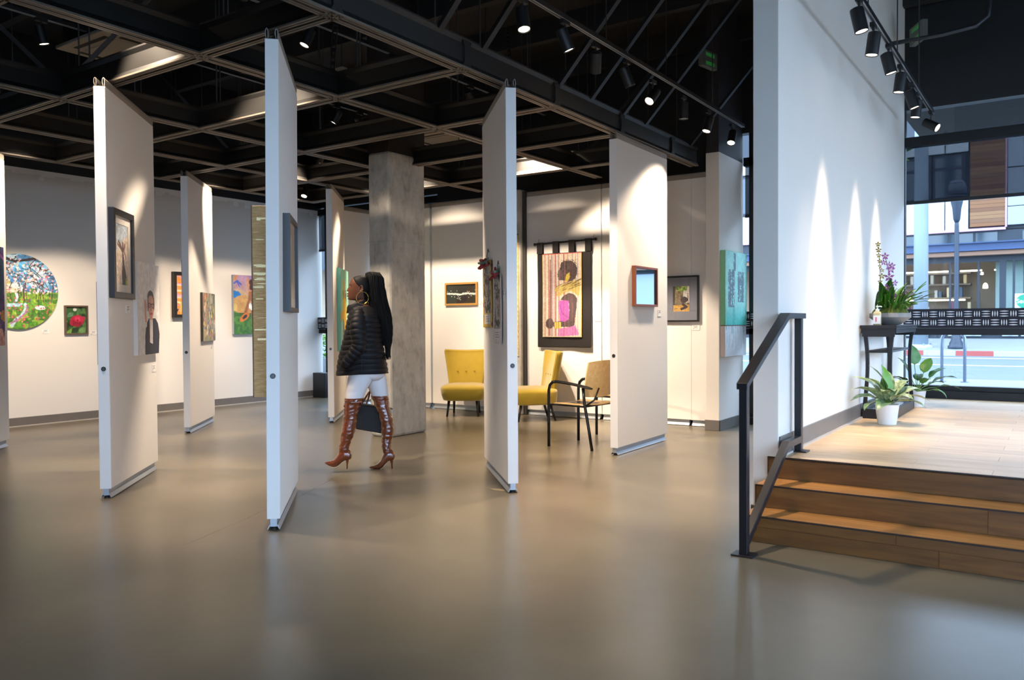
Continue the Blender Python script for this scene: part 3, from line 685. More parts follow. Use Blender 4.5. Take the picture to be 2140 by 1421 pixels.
def spot(pos, target, power, cone=40, blend=.5, label='', on=True, drop=.14, color=(1.0, .80, .60), group='black cylinder track spotlights', light=True):
    """track spotlight: pos is the middle of the can, hung on a stem of length drop from the track"""
    e = empty('track_spotlight', pos); tag(e, label, 'spotlight', group)
    d = (Vector(target) - Vector(pos)).normalized()
    q = (-d).to_track_quat('Z', 'Y')
    b = bpy.data.objects.new('can', can_me); col.objects.link(b); b.parent = e; b.rotation_mode = 'QUATERNION'; b.rotation_quaternion = q
    l = bpy.data.objects.new('lens', lens_me if on else lensoff_me); col.objects.link(l); l.parent = e; l.rotation_mode = 'QUATERNION'; l.rotation_quaternion = q
    MB().tube([(0, 0, .02), (0, 0, drop - .02)], .008, 8).box(-.016, .016, -.05, .05, drop - .03, drop).build('stem', CAN, e)
    if on and light:
        ld = bpy.data.lights.new('spot_beam', 'SPOT'); ld.energy = power; ld.color = color; ld.spot_size = R(cone); ld.spot_blend = blend; ld.shadow_soft_size = .05
        lo = bpy.data.objects.new('spot_beam', ld); col.objects.link(lo); lo.parent = e
        lo.rotation_mode = 'QUATERNION'; lo.rotation_quaternion = q; lo.location = d * .10
    return e
# right track over the platform
track(-1.14, 4.6, 9.45, 3.42, 'black light track along the tall white wall above the platform')
RS = [((-1.14, 5.80, 3.28), (-.55, 5.9, .5), 120, 66), ((-1.14, 6.29, 3.26), (-1.49, 6.2, .5), 170, 34), ((-1.14, 6.90, 3.28), (-.5, 7.2, .5), 120, 66),
      ((-1.14, 7.44, 3.26), (-1.49, 7.36, .5), 150, 34), ((-1.14, 8.06, 3.26), (-.3, 8.3, .5), 110, 66), ((-1.14, 8.35, 3.24), (-1.49, 8.28, .5), 150, 34), ((-1.14, 9.32, 3.28), (.2, 8.9, 2.4), 60, 50)]
ordn = ['first', 'second', 'third', 'fourth', 'fifth', 'sixth', 'seventh', 'eighth']
for i, (p, t, w, c) in enumerate(RS):
    spot(p, t, w, c, .6, '%s black spotlight from the camera end of the track over the platform' % ordn[i], group='spotlights on the platform track')
# centre track
track(-3.08, 3.2, 9.3, 3.525, 'black light track running above the front ceiling rail')
CS = [((-3.08, 4.67, 3.36), (-2.3, 4.2, 0), True, 300, 66), ((-3.08, 5.24, 3.38), (-2.2, 6.4, 0), True, 260, 66), ((-3.08, 5.72, 3.34), (-4.1, 7.35, .5), True, 260, 40),
      ((-3.08, 6.27, 3.36), (-2.4, 7.0, 1), False, 0, 40), ((-3.08, 6.80, 3.32), (-3.45, 5.15, 1.5), True, 240, 50), ((-3.08, 7.51, 3.34), (-3.08, 7.5, 0), False, 0, 40),
      ((-3.08, 8.18, 3.34), (-3.5, 7.45, .9), True, 260, 84), ((-3.08, 8.91, 3.34), (-3.0, 7.4, .6), True, 90, 56)]
for i, (p, t, on, w, c) in enumerate(CS):
    spot(p, t, w, c, .5, '%s black spotlight from the camera end of the track above the front rail' % ordn[i], on=on, group='spotlights on the centre track')
# tracks hidden in the roof space above the rail grid
track(-7.45, 3.2, 9.0, 3.98, 'black light track high above the rail grid on the left side')
track(-8.45, 3.2, 9.0, 3.69, 'black light track just above the rail grid facing the left wall')
track(-5.6, 2.6, 9.0, 3.98, 'black light track high above the rail grid near the concrete column')
HS = [((-8.45, 4.1, 3.55), (-10.96, 4.6, .6), 290, 54), ((-8.45, 5.3, 3.55), (-10.96, 5.5, .6), 290, 54), ((-8.45, 6.5, 3.55), (-10.96, 6.9, .6), 290, 54),
      ((-8.45, 7.75, 3.55), (-10.96, 8.1, .8), 280, 54), ((-7.45, 7.5, 3.84), (-7.35, 9.4, 1.1), 500, 68), ((-7.45, 7.1, 3.84), (-8.85, 6.1, .8), 360, 46), ((-7.45, 8.6, 3.84), (-8.1, 7.75, 1.1), 420, 54),
      ((-5.6, 7.4, 3.84), (-5.6, 9.4, 1.1), 430, 64), ((-5.6, 7.8, 3.84), (-4.25, 9.4, 1.0), 900, 60), ((-5.6, 5.0, 3.84), (-6.25, 3.75, .7), 620, 48), ((-5.6, 3.4, 3.84), (-5.7, 6.5, 1.0), 700, 56),
      ((-5.6, 6.1, 3.84), (-4.0, 5.5, 1.0), 420, 56), ((-5.6, 4.3, 3.84), (-4.4, 3.8, .8), 260, 56), ((-5.6, 2.9, 3.84), (-5.0, 4.4, 0), 380, 66), ((-7.45, 3.6, 3.84), (-7.3, 4.6, 0), 380, 66)]
pl_names = ['round painting on left wall', 'left wall between the panels', 'sunset picture on left wall', 'papaya painting on left wall', 'dotted black picture', 'abstract canvas panel', 'turquoise panel behind the woman',
            'black bordered textile', 'grey matted photograph', 'robed portrait panel', 'concrete column and woman', 'scroll panel', 'nearest tall panel', 'floor between the two nearest panels', 'floor left of the portrait panel']
for (p, t, w, c), nm in zip(HS, pl_names):
    spot(p, t, w, c, .6, 'black spotlight above the rail grid aimed at the ' + nm, group='spotlights above the rail grid')
spot((-9.2, 8.13, 3.22), (-8.7, 6.9, .9), 140, 60, .5, 'bright spotlight hanging below the rail grid in the far left corner', group='spotlights above the rail grid', drop=.1)
# ------------------------------------------------------------------ ceiling fittings
ACW = mat('cassette_white', '#9c9283', .6)
def cassette(x, y, z, rz, label):
    e = empty('ceiling_cassette', (x, y, z), rz); tag(e, label, 'air conditioner', 'ceiling air cassettes')
    MB().box(-.45, .45, -.45, .45, 0, .035).build('grille_panel', ACW, e, bevel=.01)
    MB().box(-.27, .27, -.27, .27, -.008, 0).build('intake_grille', ACW, e, bevel=.004)
    for s in (-1, 1):
        MB().box(-.27, .27, s * .35 - .022, s * .35 + .022, -.003, .002).build('air_slot', RAILD, e)
        MB().box(s * .35 - .022, s * .35 + .022, -.27, .27, -.003, .002).build('air_slot', RAILD, e)
    MB().box(-.40, .40, -.40, .40, .035, .30).build('housing', BLACK, e)
cassette(-7.47, 4.40, 3.9, 0, 'pale air cassette above the rail grid at upper left')
cassette(-7.33, 9.1, 3.9, 0, 'pale air cassette above the rail grid right of the concrete column')
def exit_sign(p, rz, label):
    e = empty('exit_sign', p, rz); tag(e, label, 'exit sign')
    MB().box(-.15, .15, -.03, .03, -.09, .09).build('housing', mat('exit_white', '#5d605b', .5), e, bevel=.004)
    for s in (-.05, .045): MB().box(-.09, .09, -.032, -.03, s - .02, s + .02).build('green_panel', mat('exit_green', '#2f8f3c', .4, emit=(.05, .5, .12), estr=.06), e)
exit_sign((-1.24, 9.2, 4.2), R(-60), 'small green and white sign hanging above the platform')
exit_sign((-3.28, 8.7, 4.18), R(80), 'small green and white sign behind the dark kicker struts')
pp = empty('ceiling_conduit', (0, 0, 0)); tag(pp, 'grey bent conduit pipe under the dark ceiling over the platform', 'pipe')
MB().tube([(-1.45, 8.9, 4.05), (-1.0, 9.0, 4.08), (-.72, 9.05, 4.12), (-.62, 9.07, 4.2), (-.6, 9.08, 4.4), (-.6, 9.08, 5.0)], .022, 8).build('pipe', mat('conduit', '#3a3d42', .4, metal=.5), pp, smooth=True)
jst = MB()
JM = mat('joist_black', (.010, .010, .011), .8)
for k in range(9):
    MB().box(-10.9, XR, -1 + k * 1.35, -.9 + k * 1.35, 4.72, 5.0).build('roof_joist', JM, ceiling)
e_ = empty('strip_light', (-7.09, 6.70, 4.2), R(2)); tag(e_, 'short pale strip fitting hanging above the rail grid behind the nearest panel', 'light fitting')
MB().box(-.2, .2, -.04, .04, 0, .05).build('housing', mat('strip_pale', '#a39a90', .6), e_, bevel=.004)
for s in (-.15, .15): MB().tube([(s, 0, .05), (s, 0, .8)], .004, 6).build('hanger_rod', MATS['rod_steel'], e_)
# ------------------------------------------------------------------ painted pictures (flat prints held in a colour attribute)
def vnoise(H, W, cell, seed):
    r = np.random.default_rng(seed); gh, gw = int(H / cell) + 3, int(W / cell) + 3
    g = r.random((gh, gw)); y = np.arange(H) / cell; x = np.arange(W) / cell
    y0, x0 = y.astype(int), x.astype(int); fy, fx = (y - y0)[:, None], (x - x0)[None, :]
    fy, fx = fy * fy * (3 - 2 * fy), fx * fx * (3 - 2 * fx)
    a, b, c, d = g[y0][:, x0], g[y0][:, x0 + 1], g[y0 + 1][:, x0], g[y0 + 1][:, x0 + 1]
    return (a * (1 - fx) + b * fx) * (1 - fy) + (c * (1 - fx) + d * fx) * fy
def hexc(c): return np.array([int(c[i:i+2], 16) for i in (1, 3, 5)], float) if isinstance(c, str) else np.array(c, float)
class Art:
    def __init__(s, W, H, bg='#ffffff'):
        s.W, s.H = W, H; s.a = np.ones((H, W, 3)) * hexc(bg)
        s.u, s.v = np.meshgrid((np.arange(W) + .5) / W, (np.arange(H) + .5) / H); s.asp = H / W
    def put(s, m, c, k=1.0):
        m = m.astype(float)[..., None] * k; s.a = s.a * (1 - m) + hexc(c) * m; return s
    def grad(s, c0, c1, v0=0., v1=1.):
        t = np.clip((s.v - v0) / (v1 - v0), 0, 1)[..., None]; m = ((s.v >= v0) & (s.v <= v1))[..., None]
        s.a = np.where(m, hexc(c0) * (1 - t) + hexc(c1) * t, s.a); return s
    def rect(s, u0, u1, v0, v1, c, k=1.): return s.put((s.u >= u0) & (s.u <= u1) & (s.v >= v0) & (s.v <= v1), c, k)
    def ell(s, cu_, cv, ru, rv, c, rot=0, k=1.):
        x, y = s.u - cu_, (s.v - cv); ca, sa = math.cos(rot), math.sin(rot)
        y2 = y * s.asp; xr = x * ca + y2 * sa; yr = -x * sa + y2 * ca
        return s.put((xr / ru) ** 2 + (yr / (rv * s.asp)) ** 2 < 1, c, k)
    def poly(s, pts, c, k=1.):
        ins = np.zeros((s.H, s.W), bool); n = len(pts); j = n - 1
        for i in range(n):
            (xi, yi), (xj, yj) = pts[i], pts[j]
            if yi != yj:
                ins ^= ((yi > s.v) != (yj > s.v)) & (s.u < (xj - xi) * (s.v - yi) / (yj - yi) + xi)
            j = i
        return s.put(ins, c, k)
    def line(s, pts, w, c, k=1.):
        m = np.zeros((s.H, s.W), bool); U, V = s.u, s.v * s.asp
        for (x0, y0), (x1, y1) in zip(pts[:-1], pts[1:]):
            y0, y1 = y0 * s.asp, y1 * s.asp; dx, dy = x1 - x0, y1 - y0; L = dx * dx + dy * dy + 1e-9
            t = np.clip(((U - x0) * dx + (V - y0) * dy) / L, 0, 1)
            m |= (U - x0 - t * dx) ** 2 + (V - y0 - t * dy) ** 2 < w * w
        return s.put(m, c, k)
    def speck(s, n, rad, cols, u=(0, 1), v=(0, 1), seed=1, k=1.):
        r = np.random.default_rng(seed)
        for i in range(n): s.ell(r.uniform(*u), r.uniform(*v), rad * r.uniform(.5, 1.4), rad * r.uniform(.5, 1.4) / s.asp, cols[r.integers(len(cols))], r.uniform(0, 3), k)
        return s
    def grain(s, amt, cell=3, seed=5, cells=None):
        n = vnoise(s.H, s.W, cell, seed) * .6 + vnoise(s.H, s.W, max(1, cell / 3), seed + 1) * .4
        s.a = np.clip(s.a * (1 + amt * (n - .5)[..., None] * 2), 0, 255); return s
    def nmask(s, cell, thr, seed): return vnoise(s.H, s.W, cell, seed) > thr
PIC = mat('painted_print', attr='Col', rough=.6)
PICG = mat('glossy_print', attr='Col', rough=.25)
def picture(art, w, h, y, parent, name='picture', mask=None, m=None):
    H, W = art.H, art.W
    xs = np.linspace(-w / 2, w / 2, W + 1); zs_ = np.linspace(-h / 2, h / 2, H + 1)
    X, Z = np.meshgrid(xs, zs_); co = np.stack([X, np.full_like(X, y), Z], -1).reshape(-1, 3)
    j, i = np.meshgrid(np.arange(W), np.arange(H)); a = (i * (W + 1) + j)
    q = np.stack([a, a + 1, a + W + 2, a + W + 1], -1).reshape(-1, 4); c = art.a.reshape(-1, 3) / 255
    if mask is not None: k = mask.reshape(-1); q, c = q[k], c[k]
    c = np.where(c <= .04045, c / 12.92, ((c + .055) / 1.055) ** 2.4)
    n = len(q); me = bpy.data.meshes.new(name); me.vertices.add(len(co)); me.vertices.foreach_set('co', co.ravel())
    me.loops.add(n * 4); me.loops.foreach_set('vertex_index', q.ravel().astype(np.int32)); me.polygons.add(n)
    me.polygons.foreach_set('loop_start', (np.arange(n) * 4).astype(np.int32)); me.update(calc_edges=True); me.validate()
    at = me.color_attributes.new('Col', 'FLOAT_COLOR', 'CORNER')
    at.data.foreach_set('color', np.repeat(np.concatenate([c, np.ones((n, 1))], 1), 4, 0).astype(np.float32).ravel())
    me.materials.append(m or PIC); o = bpy.data.objects.new(name, me); col.objects.link(o); o.parent = parent; return o
def bars(w, h, fwid, d0, d1):
    mb = MB(); a, b = w / 2, h / 2
    P = [(-a, -b), (a, -b), (a, b), (-a, b)]; I = [(-a + fwid, -b + fwid), (a - fwid, -b + fwid), (a - fwid, b - fwid), (-a + fwid, b - fwid)]
    v = [(x, -d1, z) for x, z in P] + [(x, -d1, z) for x, z in I] + [(x, -d0, z) for x, z in P] + [(x, -d0, z) for x, z in I]; f = []
    for i in range(4):
        k = (i + 1) % 4; f += [(i, k, 4 + k, 4 + i), (8 + i, 12 + i, 12 + k, 8 + k), (i, 8 + i, 8 + k, k), (4 + i, 4 + k, 12 + k, 12 + i)]
    return mb.add(v, f)
THINGLASS = glass_mat('picture_glazing', (.97, .97, .97))
def framed(name, label, loc, rz, w, h, art, fcol, fwid=.03, depth=.035, matw=0., matcol='#efece6', glaze=True, rough=.4, cat='picture'):
    e = empty(name, loc, rz); tag(e, label, cat)
    bars(w, h, fwid, .0, depth).build('frame', mat('frame_' + fcol, fcol, rough), e, bevel=.002)
    MB().box(-w/2 + fwid * .5, w/2 - fwid * .5, -.008, -.002, -h/2 + fwid * .5, h/2 - fwid * .5).build('backing', mat('backing_board', '#5a4c3c', .8), e)
    iw, ih = w - 2 * fwid, h - 2 * fwid; pd = max(.010, depth - .02)
    if matw > 0:
        bars(iw, ih, matw, pd, pd + .003).build('mat_board', mat('matboard_' + matcol, matcol, .8), e); iw -= 2 * matw; ih -= 2 * matw
    picture(art, iw + .004, ih + .004, -pd, e, m=PIC)
    if glaze: MB().add([(-w/2 + fwid, -pd - .008, -h/2 + fwid), (w/2 - fwid, -pd - .008, -h/2 + fwid), (w/2 - fwid, -pd - .008, h/2 - fwid), (-w/2 + fwid, -pd - .008, h/2 - fwid)], [(0, 1, 2, 3)]).build('glazing', THINGLASS, e)
    return e
def canvas(name, label, loc, rz, w, h, art, side='#e8e2da', depth=.035, cat='painting'):
    e = empty(name, loc, rz); tag(e, label, cat)
    MB().box(-w/2, w/2, -depth, 0, -h/2, h/2).build('stretched_canvas', mat('canvas_' + side, side, .75), e, bevel=.003)
    picture(art, w - .002, h - .002, -depth - .0012, e); return e
LEFT = R(90)
def onleft(Y, z): return (XL, Y, z)

# round blossom landscape on the left wall
A = Art(190, 190, '#5aa7d6'); A.grad('#3f78ac', '#79bfe6', .5, 1.0)
A.put(A.nmask(26, .55, 3) & (A.v > .5), '#8cc4e6', .8).put(A.nmask(18, .62, 4) & (A.v > .5), '#dfeaf0', .7).put(A.nmask(20, .63, 9) & (A.v > .45), '#2f5f99', .6)
A.grad('#4f8a2a', '#7ba23c', 0, .5); A.put((A.v < .55) & (A.v > .42) & A.nmask(14, .4, 12), '#4c7f3a').put((A.v < .45) & A.nmask(12, .5, 14), '#93b540', .8).put((A.v < .4) & A.nmask(9, .58, 15), '#386d24', .8)
A.ell(.36, .47, .18, .09, '#4e7d2b').ell(.22, .62, .13, .13, '#c9a838').ell(.30, .58, .10, .12, '#b8a24a', k=.8).ell(.42, .55, .09, .06, '#e6e3d4', k=.8)
A.poly([(.05, .25), (.30, .34), (.55, .35), (.50, .30), (.28, .30), (.06, .20)], '#a9cfe0').poly([(.44, .49), (.50, .47), (.47, .37), (.42, .36), (.46, .42)], '#d4e6ee')
A.line([(.57, .33), (.58, .27), (.52, .18), (.44, .12), (.40, .05)], .022, '#b9d5de').line([(.60, .30), (.57, .22), (.48, .13), (.38, .08)], .012, '#a87ca0')
A.ell(.53, .80, .10, .10, '#63b4e3').ell(.50, .79, .06, .06, '#4b9bd2').ell(.76, .29, .07, .03, '#d7e8ea')
r_ = np.random.default_rng(21)
for k in range(34):
    x, y = r_.uniform(.1, .95), r_.uniform(.62, .97); pts = [(x, y)]
    for t in range(5): x += r_.uniform(-.07, .09); y += r_.uniform(-.06, .03); pts.append((x, y))
    A.line(pts, .005, '#3d3330')
for k in range(22):
    x = r_.uniform(.05, .95); A.line([(x, r_.uniform(.36, .46)), (x + r_.uniform(-.03, .03), r_.uniform(.5, .62)), (x + r_.uniform(-.1, .1), r_.uniform(.62, .7))], .005, '#49382e')
A.line([(.02, .86), (.15, .93), (.30, .95), (.45, .90), (.62, .93), (.7, .95)], .016, '#2f2a2a').line([(.1, .94), (.25, .88), (.42, .86)], .009, '#332b29')
A.speck(240, .012, ['#e7b3bd', '#efd6d3', '#d993a4', '#f1e5df', '#c9768c'], (.05, .98), (.48, .95), 5).speck(120, .011, ['#d06a62', '#c4586a', '#e08a70', '#8a5a80'], (.05, .95), (.03, .45), 6).speck(40, .02, ['#e8d9c6', '#f0e6dc'], (.1, .7), (.6, .88), 7, .6)
A.grain(.28, 5)
mk = (A.u - .5) ** 2 + (A.v - .5) ** 2 < .2485
e = empty('round_painting', onleft(4.957, 1.712), LEFT); tag(e, 'round blossom landscape painting on the left wall', 'painting')
b = MB().lathe([(.478, 0), (.478, .03)], 72).build('stretched_canvas', mat('canvas_edge_green', '#5d7f5a', .7), e); b.rotation_euler = (R(90), 0, 0)
picture(A, .956, .956, -.0312, e, mask=mk)
# red rose photograph
A = Art(62, 80, '#1f3a1c').grain(.6, 9, 2); A.put(A.nmask(14, .56, 31), '#2f5c2a').put(A.nmask(9, .66, 32), '#4d7a3a').ell(.22, .70, .16, .08, '#5d8868', .5).ell(.62, .88, .14, .07, '#47744a', -.5).ell(.45, .9, .09, .06, '#d7d3c9').ell(.45, .12, .16, .09, '#16311a').ell(.8, .12, .18, .1, '#6f9a5c', .3).poly([(0, .05), (.3, .2), (.25, 0), (0, 0)], '#6f9a3a')
for cx_, cy_, a_, b_, c in ((.56, .48, .33, .21, '#b5123f'), (.36, .40, .18, .12, '#a50f34'), (.55, .36, .22, .12, '#8f0a30'), (.6, .55, .2, .12, '#cc1d4d'), (.58, .53, .12, .08, '#dd3b66'), (.85, .57, .1, .07, '#c21a4b'), (.56, .49, .06, .04, '#93082f')): A.ell(cx_, cy_, a_, b_, c)
A.grain(.2, 3)
framed('framed_photograph', 'small brown framed photograph of a red rose', onleft(5.674, 1.352), LEFT, .312, .392, A, '#5f4f43', .022, .03)
# sunset picture
A = Art(40, 60, '#e08a3c'); 
for k in range(16): A.put((np.sin(A.v * 38 + A.u * 5 + vnoise(60, 40, 14, k) * 5) > .5) & A.nmask(10, .35, 60 + k) & (A.v > k / 22) & (A.v < k / 22 + .3), ['#b48bc4', '#f0a95a', '#d7722f', '#c9a0d0', '#e9c07a', '#f2d7c4'][k % 6], .75)
for k in range(26):
    x = random.uniform(-.1, 1.); A.line([(x, 0), (x + random.uniform(-.1, .25), random.uniform(.12, .3))], .022, ['#16243a', '#20435c', '#2b5d6a', '#c8b54a'][k % 4])
framed('sunset_picture', 'deep black framed sunset painting on the left wall', onleft(7.36, 1.732), LEFT, .54, .68, A, '#151313', .045, .075, glaze=False, cat='painting')
# figure with papaya
A = Art(84, 106, '#c9a36a'); A.grad('#d0b060', '#b08fb8', .3, 1.0); A.put(A.nmask(20, .5, 41) & (A.v > .35), '#c58a56', .8).put(A.nmask(18, .6, 42) & (A.v > .75), '#9a84c0', .8).put(A.nmask(16, .62, 43) & (A.v > .4), '#d9c47a', .8)
A.grad('#55863a', '#2f5f2c', 0, .36); A.poly([(0, .40), (.2, .34), (.45, .30), (1, .31), (1, 0), (0, 0)], '#3d7036').put((A.v < .3) & A.nmask(5, .55, 44), '#5f9340', .7).ell(.1, .56, .3, .2, '#d8bd6c', k=.35)
A.poly([(0, .74), (.14, .72), (.2, .66), (.1, .64), (.02, .6), (0, .62)], '#2f7fd0').line([(.02, .86), (.1, .9), (.2, .84)], .02, '#4d5fc0').line([(.1, .88), (.16, .8)], .015, '#4d5fc0')
SK = '#9a6442'
A.poly([(.40, .72), (.66, .73), (.70, .66), (.62, .5), (.63, .44), (.44, .44), (.46, .55), (.40, .62)], SK).line([(.43, .70), (.40, .58), (.33, .42), (.30, .36)], .033, SK).line([(.66, .70), (.70, .56), (.72, .44)], .033, SK)
A.line([(.49, .42), (.52, .26), (.54, .08)], .05, SK).line([(.60, .42), (.66, .26), (.70, .1)], .05, SK).line([(.54, .10), (.55, .05)], .04, '#c98d6a')
A.line([(.54, .73), (.54, .80)], .04, SK).ell(.55, .84, .085, .07, SK).ell(.50, .885, .10, .055, '#4f2f2a').ell(.455, .80, .04, .05, '#4f2f2a').ell(.58, .66, .05, .055, '#b03a5c')
A.ell(.54, .45, .14, .05, '#e6ebe6').speck(26, .03, ['#f2f4ef', '#d9e2df'], (.42, .68), (.41, .50), 8).ell(.28, .29, .15, .055, '#d77a34', .6).ell(.29, .295, .07, .026, '#3c3b44', .6)
A.grain(.12, 6)
canvas('figure_painting', 'painting of a figure in white flowers holding a papaya', onleft(8.51, 1.60), LEFT, .74, .95, A, '#cfd6de', .05)
# far left panel portrait
A = Art(50, 70, '#7a4a7c').grain(.6, 9, 3); A.put(A.nmask(14, .5, 51), '#4c3a66').put(A.nmask(10, .6, 52), '#c98a3c').put(A.nmask(9, .62, 53), '#2d4a63').put((A.v < .35) & A.nmask(8, .4, 54), '#d9a08a').grain(.3, 4)
p, rz = on_panel('P0', .72, 1.585); canvas('portrait_painting', 'purple and orange painting cut by the left edge of the picture', p, rz, .74, 1.02, A, '#6a4a66', .03)
# hands photograph on P1
A = Art(50, 104, '#d9c6b4'); A.poly([(0, 1), (1, 1), (1, .84), (.62, .76), (.5, .68), (.2, .72), (0, .66)], '#b9c5cf').poly([(0, .66), (.3, .7), (.3, .6), (0, .5)], '#c6cdd2', .7)
HB = '#4a3a34'
A.poly([(.48, .0), (.95, .0), (.78, .22), (.66, .38), (.60, .56), (.52, .56), (.50, .36), (.46, .2)], HB).poly([(.72, .0), (.98, .0), (.86, .1), (.78, .14)], '#9fb53a').line([(.55, .55), (.42, .60), (.16, .66)], .05, '#6d544a').line([(.55, .58), (.36, .66), (.22, .71)], .045, '#5c463e').line([(.58, .58), (.56, .70)], .05, '#54403a').line([(.62, .58), (.74, .52), (.80, .44)], .035, '#7a5d52').line([(.66, .60), (.74, .68)], .05, '#7b3f45').grain(.25, 5)
p, rz = on_panel('P1', .262, 1.813); framed('framed_photograph', 'tall black framed photograph of reaching hands on white panel', p, rz, .49, .667, A, '#1d1a1c', .045, .04, .06, '#e6ddd4')
# robed portrait
A = Art(126, 156, '#f3efec').grain(.02, 20)
A.poly([(.30, .0), (.95, .0), (1.0, .22), (.93, .34), (.80, .40), (.5, .40), (.36, .33), (.31, .2)], '#2b3040').poly([(.52, .13), (.66, .11), (.67, .40), (.52, .40)], '#e3ddd8').line([(.58, .36), (.57, .14)], .012, '#b9b0ac')
A.line([(.36, .33), (.33, .46), (.34, .52)], .045, '#d9a694').ell(.34, .53, .065, .055, '#dba895').line([(.31, .54), (.30, .585)], .02, '#dba895').line([(.36, .55), (.37, .59)], .02, '#dba895').rect(.31, .39, .30, .35, '#efe9e4')
A.ell(.60, .53, .135, .145, '#d9a390').rect(.54, .67, .38, .46, '#cf9884').ell(.58, .63, .15, .075, '#4c4a52').ell(.59, .59, .125, .06, '#d9a390').ell(.455, .55, .03, .08, '#55525a').ell(.735, .56, .025, .07, '#55525a')
A.line([(.47, .555), (.74, .55)], .007, '#16161b').ell(.53, .54, .056, .028, '#1c1b20').ell(.53, .54, .044, .019, '#d0a294').ell(.67, .535, .056, .028, '#1c1b20').ell(.67, .535, .044, .019, '#d0a294').ell(.53, .54, .016, .007, '#3a2c2a').ell(.67, .535, .016, .007, '#3a2c2a')
A.line([(.60, .53), (.595, .49), (.62, .485)], .009, '#b3786a').line([(.55, .445), (.61, .45), (.66, .445)], .012, '#b5525c').line([(.44, .36), (.52, .2), (.5, .06)], .012, '#1d212d').line([(.75, .38), (.70, .2), (.72, .06)], .012, '#1d212d').grain(.08, 7)
p, rz = on_panel('P1', .885, 1.412); canvas('portrait_canvas', 'white canvas portrait of a bespectacled figure in black robe', p, rz, .62, .765, A, '#e3ddd6', .035)
# abstract on P6
A = Art(70, 76, '#8d8a72'); r_ = np.random.default_rng(77); cols = ['#5a5a55', '#b7b49a', '#c9c4b4', '#6f7a58', '#a85a48', '#d0b84a', '#3f5f5f', '#2a2a2c', '#e4dccb', '#7c6f8a', '#d98a6a', '#5f9a9c']
for k in range(150):
    x, y = r_.uniform(0, 1), r_.uniform(0, 1); L = r_.uniform(.05, .22); A.line([(x, y), (x + r_.uniform(-.06, .06), y + L)], r_.uniform(.008, .03), cols[r_.integers(len(cols))], .85)
for k in range(16): A.ell(r_.uniform(0, 1), r_.uniform(0, 1), .05, .04, cols[r_.integers(len(cols))])
p, rz = on_panel('P6', .845, 1.375); canvas('abstract_canvas', 'small multicoloured abstract canvas on white panel', p, rz, .66, .61, A, '#4a4740', .03)
# grey framed picture on P2
A = Art(44, 60, '#b59a80').grain(.15, 12, 3); A.rect(.34, .62, .45, .8, '#c9b8a4').rect(.38, .58, .56, .85, '#d9cdbd').ell(.48, .38, .16, .1, '#9d8468').rect(0, 1, 0, .12, '#cbb9a6').grain(.1, 4)
p, rz = on_panel('P2', .48, 1.671); framed('framed_picture', 'deep grey framed beige picture on the nearest panel', p, rz, .56, .632, A, '#3b3f45', .03, .06, 0, glaze=True)
# turquoise and yellow painting on P7
A = Art(90, 138, '#a6ead2').grain(.06, 9); A.rect(.28, .72, .18, .72, '#7d8a6e').put((A.u > .25) & (A.u < .75) & (A.v > .15) & (A.v < .75) & (vnoise(138, 90, 1.6, 3) > .45), '#4d5a4c', .8)
A.poly([(.36, .86), (.46, .88), (.52, .82), (.52, .66), (.66, .62), (.74, .52), (.70, .36), (.62, .30), (.54, .22), (.46, .27), (.38, .36), (.28, .40), (.24, .52), (.28, .62), (.36, .66)], '#ffce14').poly([(.0, .46), (.26, .50), (.26, .40), (.0, .34)], '#f7c218').rect(0, 1, 0, .07, '#dba70f').grain(.06, 4)
p, rz = on_panel('P7', .78, 1.47); canvas('turquoise_canvas', 'turquoise canvas with a yellow splash behind the woman', p, rz, .84, 1.12, A, '#8adcc6', .05)
# dotted black picture
A = Art(88, 48, '#2a2522').grain(.12, 2); r_ = np.random.default_rng(4)
for k in range(90): A.ell(.01 + k / 90, .5 + .02 * math.sin(k * .13) + r_.uniform(-.03, .03), .016, .035, '#f6f4ea', r_.uniform(-.6, .6))
for x, y in ((.15, .66), (.35, .66), (.97, .68), (.17, .38), (.27, .36), (.40, .36), (.45, .30), (.36, .27), (.42, .26), (.47, .21), (.75, .32), (.83, .40), (.70, .62), (.76, .60), (.03, .62)): A.ell(x, y, .012, .024, '#dfe8dc', .5)
framed('framed_picture', 'wide gold framed black picture with a band of white dots', (-7.30, 9.40, 1.708), 0, .60, .335, A, '#b98c4a', .028, .028, 0)
# glazed picture on P4 reflecting the street
e_p, rz = on_panel('P4', .60, 1.633)
e = empty('framed_picture', e_p, rz); tag(e, 'wood framed picture whose glass reflects the bright street', 'picture')
bars(.555, .40, .022, 0, .04).build('frame', mat('frame_redwood', '#7a4226', .45), e, bevel=.002)
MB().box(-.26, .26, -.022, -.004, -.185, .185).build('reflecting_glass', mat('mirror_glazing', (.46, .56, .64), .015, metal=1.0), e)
# matted photograph
A = Art(46, 70, '#8a7a5e').grain(.3, 6); A.rect(.62, 1, .35, 1, '#e9e4da').put((A.v > .78) & (A.u > .2) & (A.u < .85) & A.nmask(5, .45, 5), '#6f9a3c').put((A.v > .82) & (A.u > .2) & (A.u < .8) & A.nmask(4, .6, 6), '#b2cc6a').rect(0, .12, .15, 1, '#4b4a42').put((A.v < .26) & A.nmask(6, .3, 9), '#c49a4e').rect(0, 1, 0, .1, '#c8a058')
A.ell(.68, .46, .22, .12, '#453a3e').ell(.52, .60, .07, .05, '#5b5557').line([(.60, .52), (.56, .38), (.60, .30)], .06, '#4e4348').line([(.56, .32), (.14, .34)], .035, '#7d7472').line([(.62, .28), (.82, .18), (.52, .10)], .075, '#3d3236').line([(.9, .7), (.92, .3)], .02, '#3a3436').grain(.2, 3)
framed('framed_photograph', 'black framed photograph of a crouching figure with grey mat', (-3.885, 9.40, 1.56), 0, .465, .565, A, '#16161a', .022, .03, .105, '#7d808c')
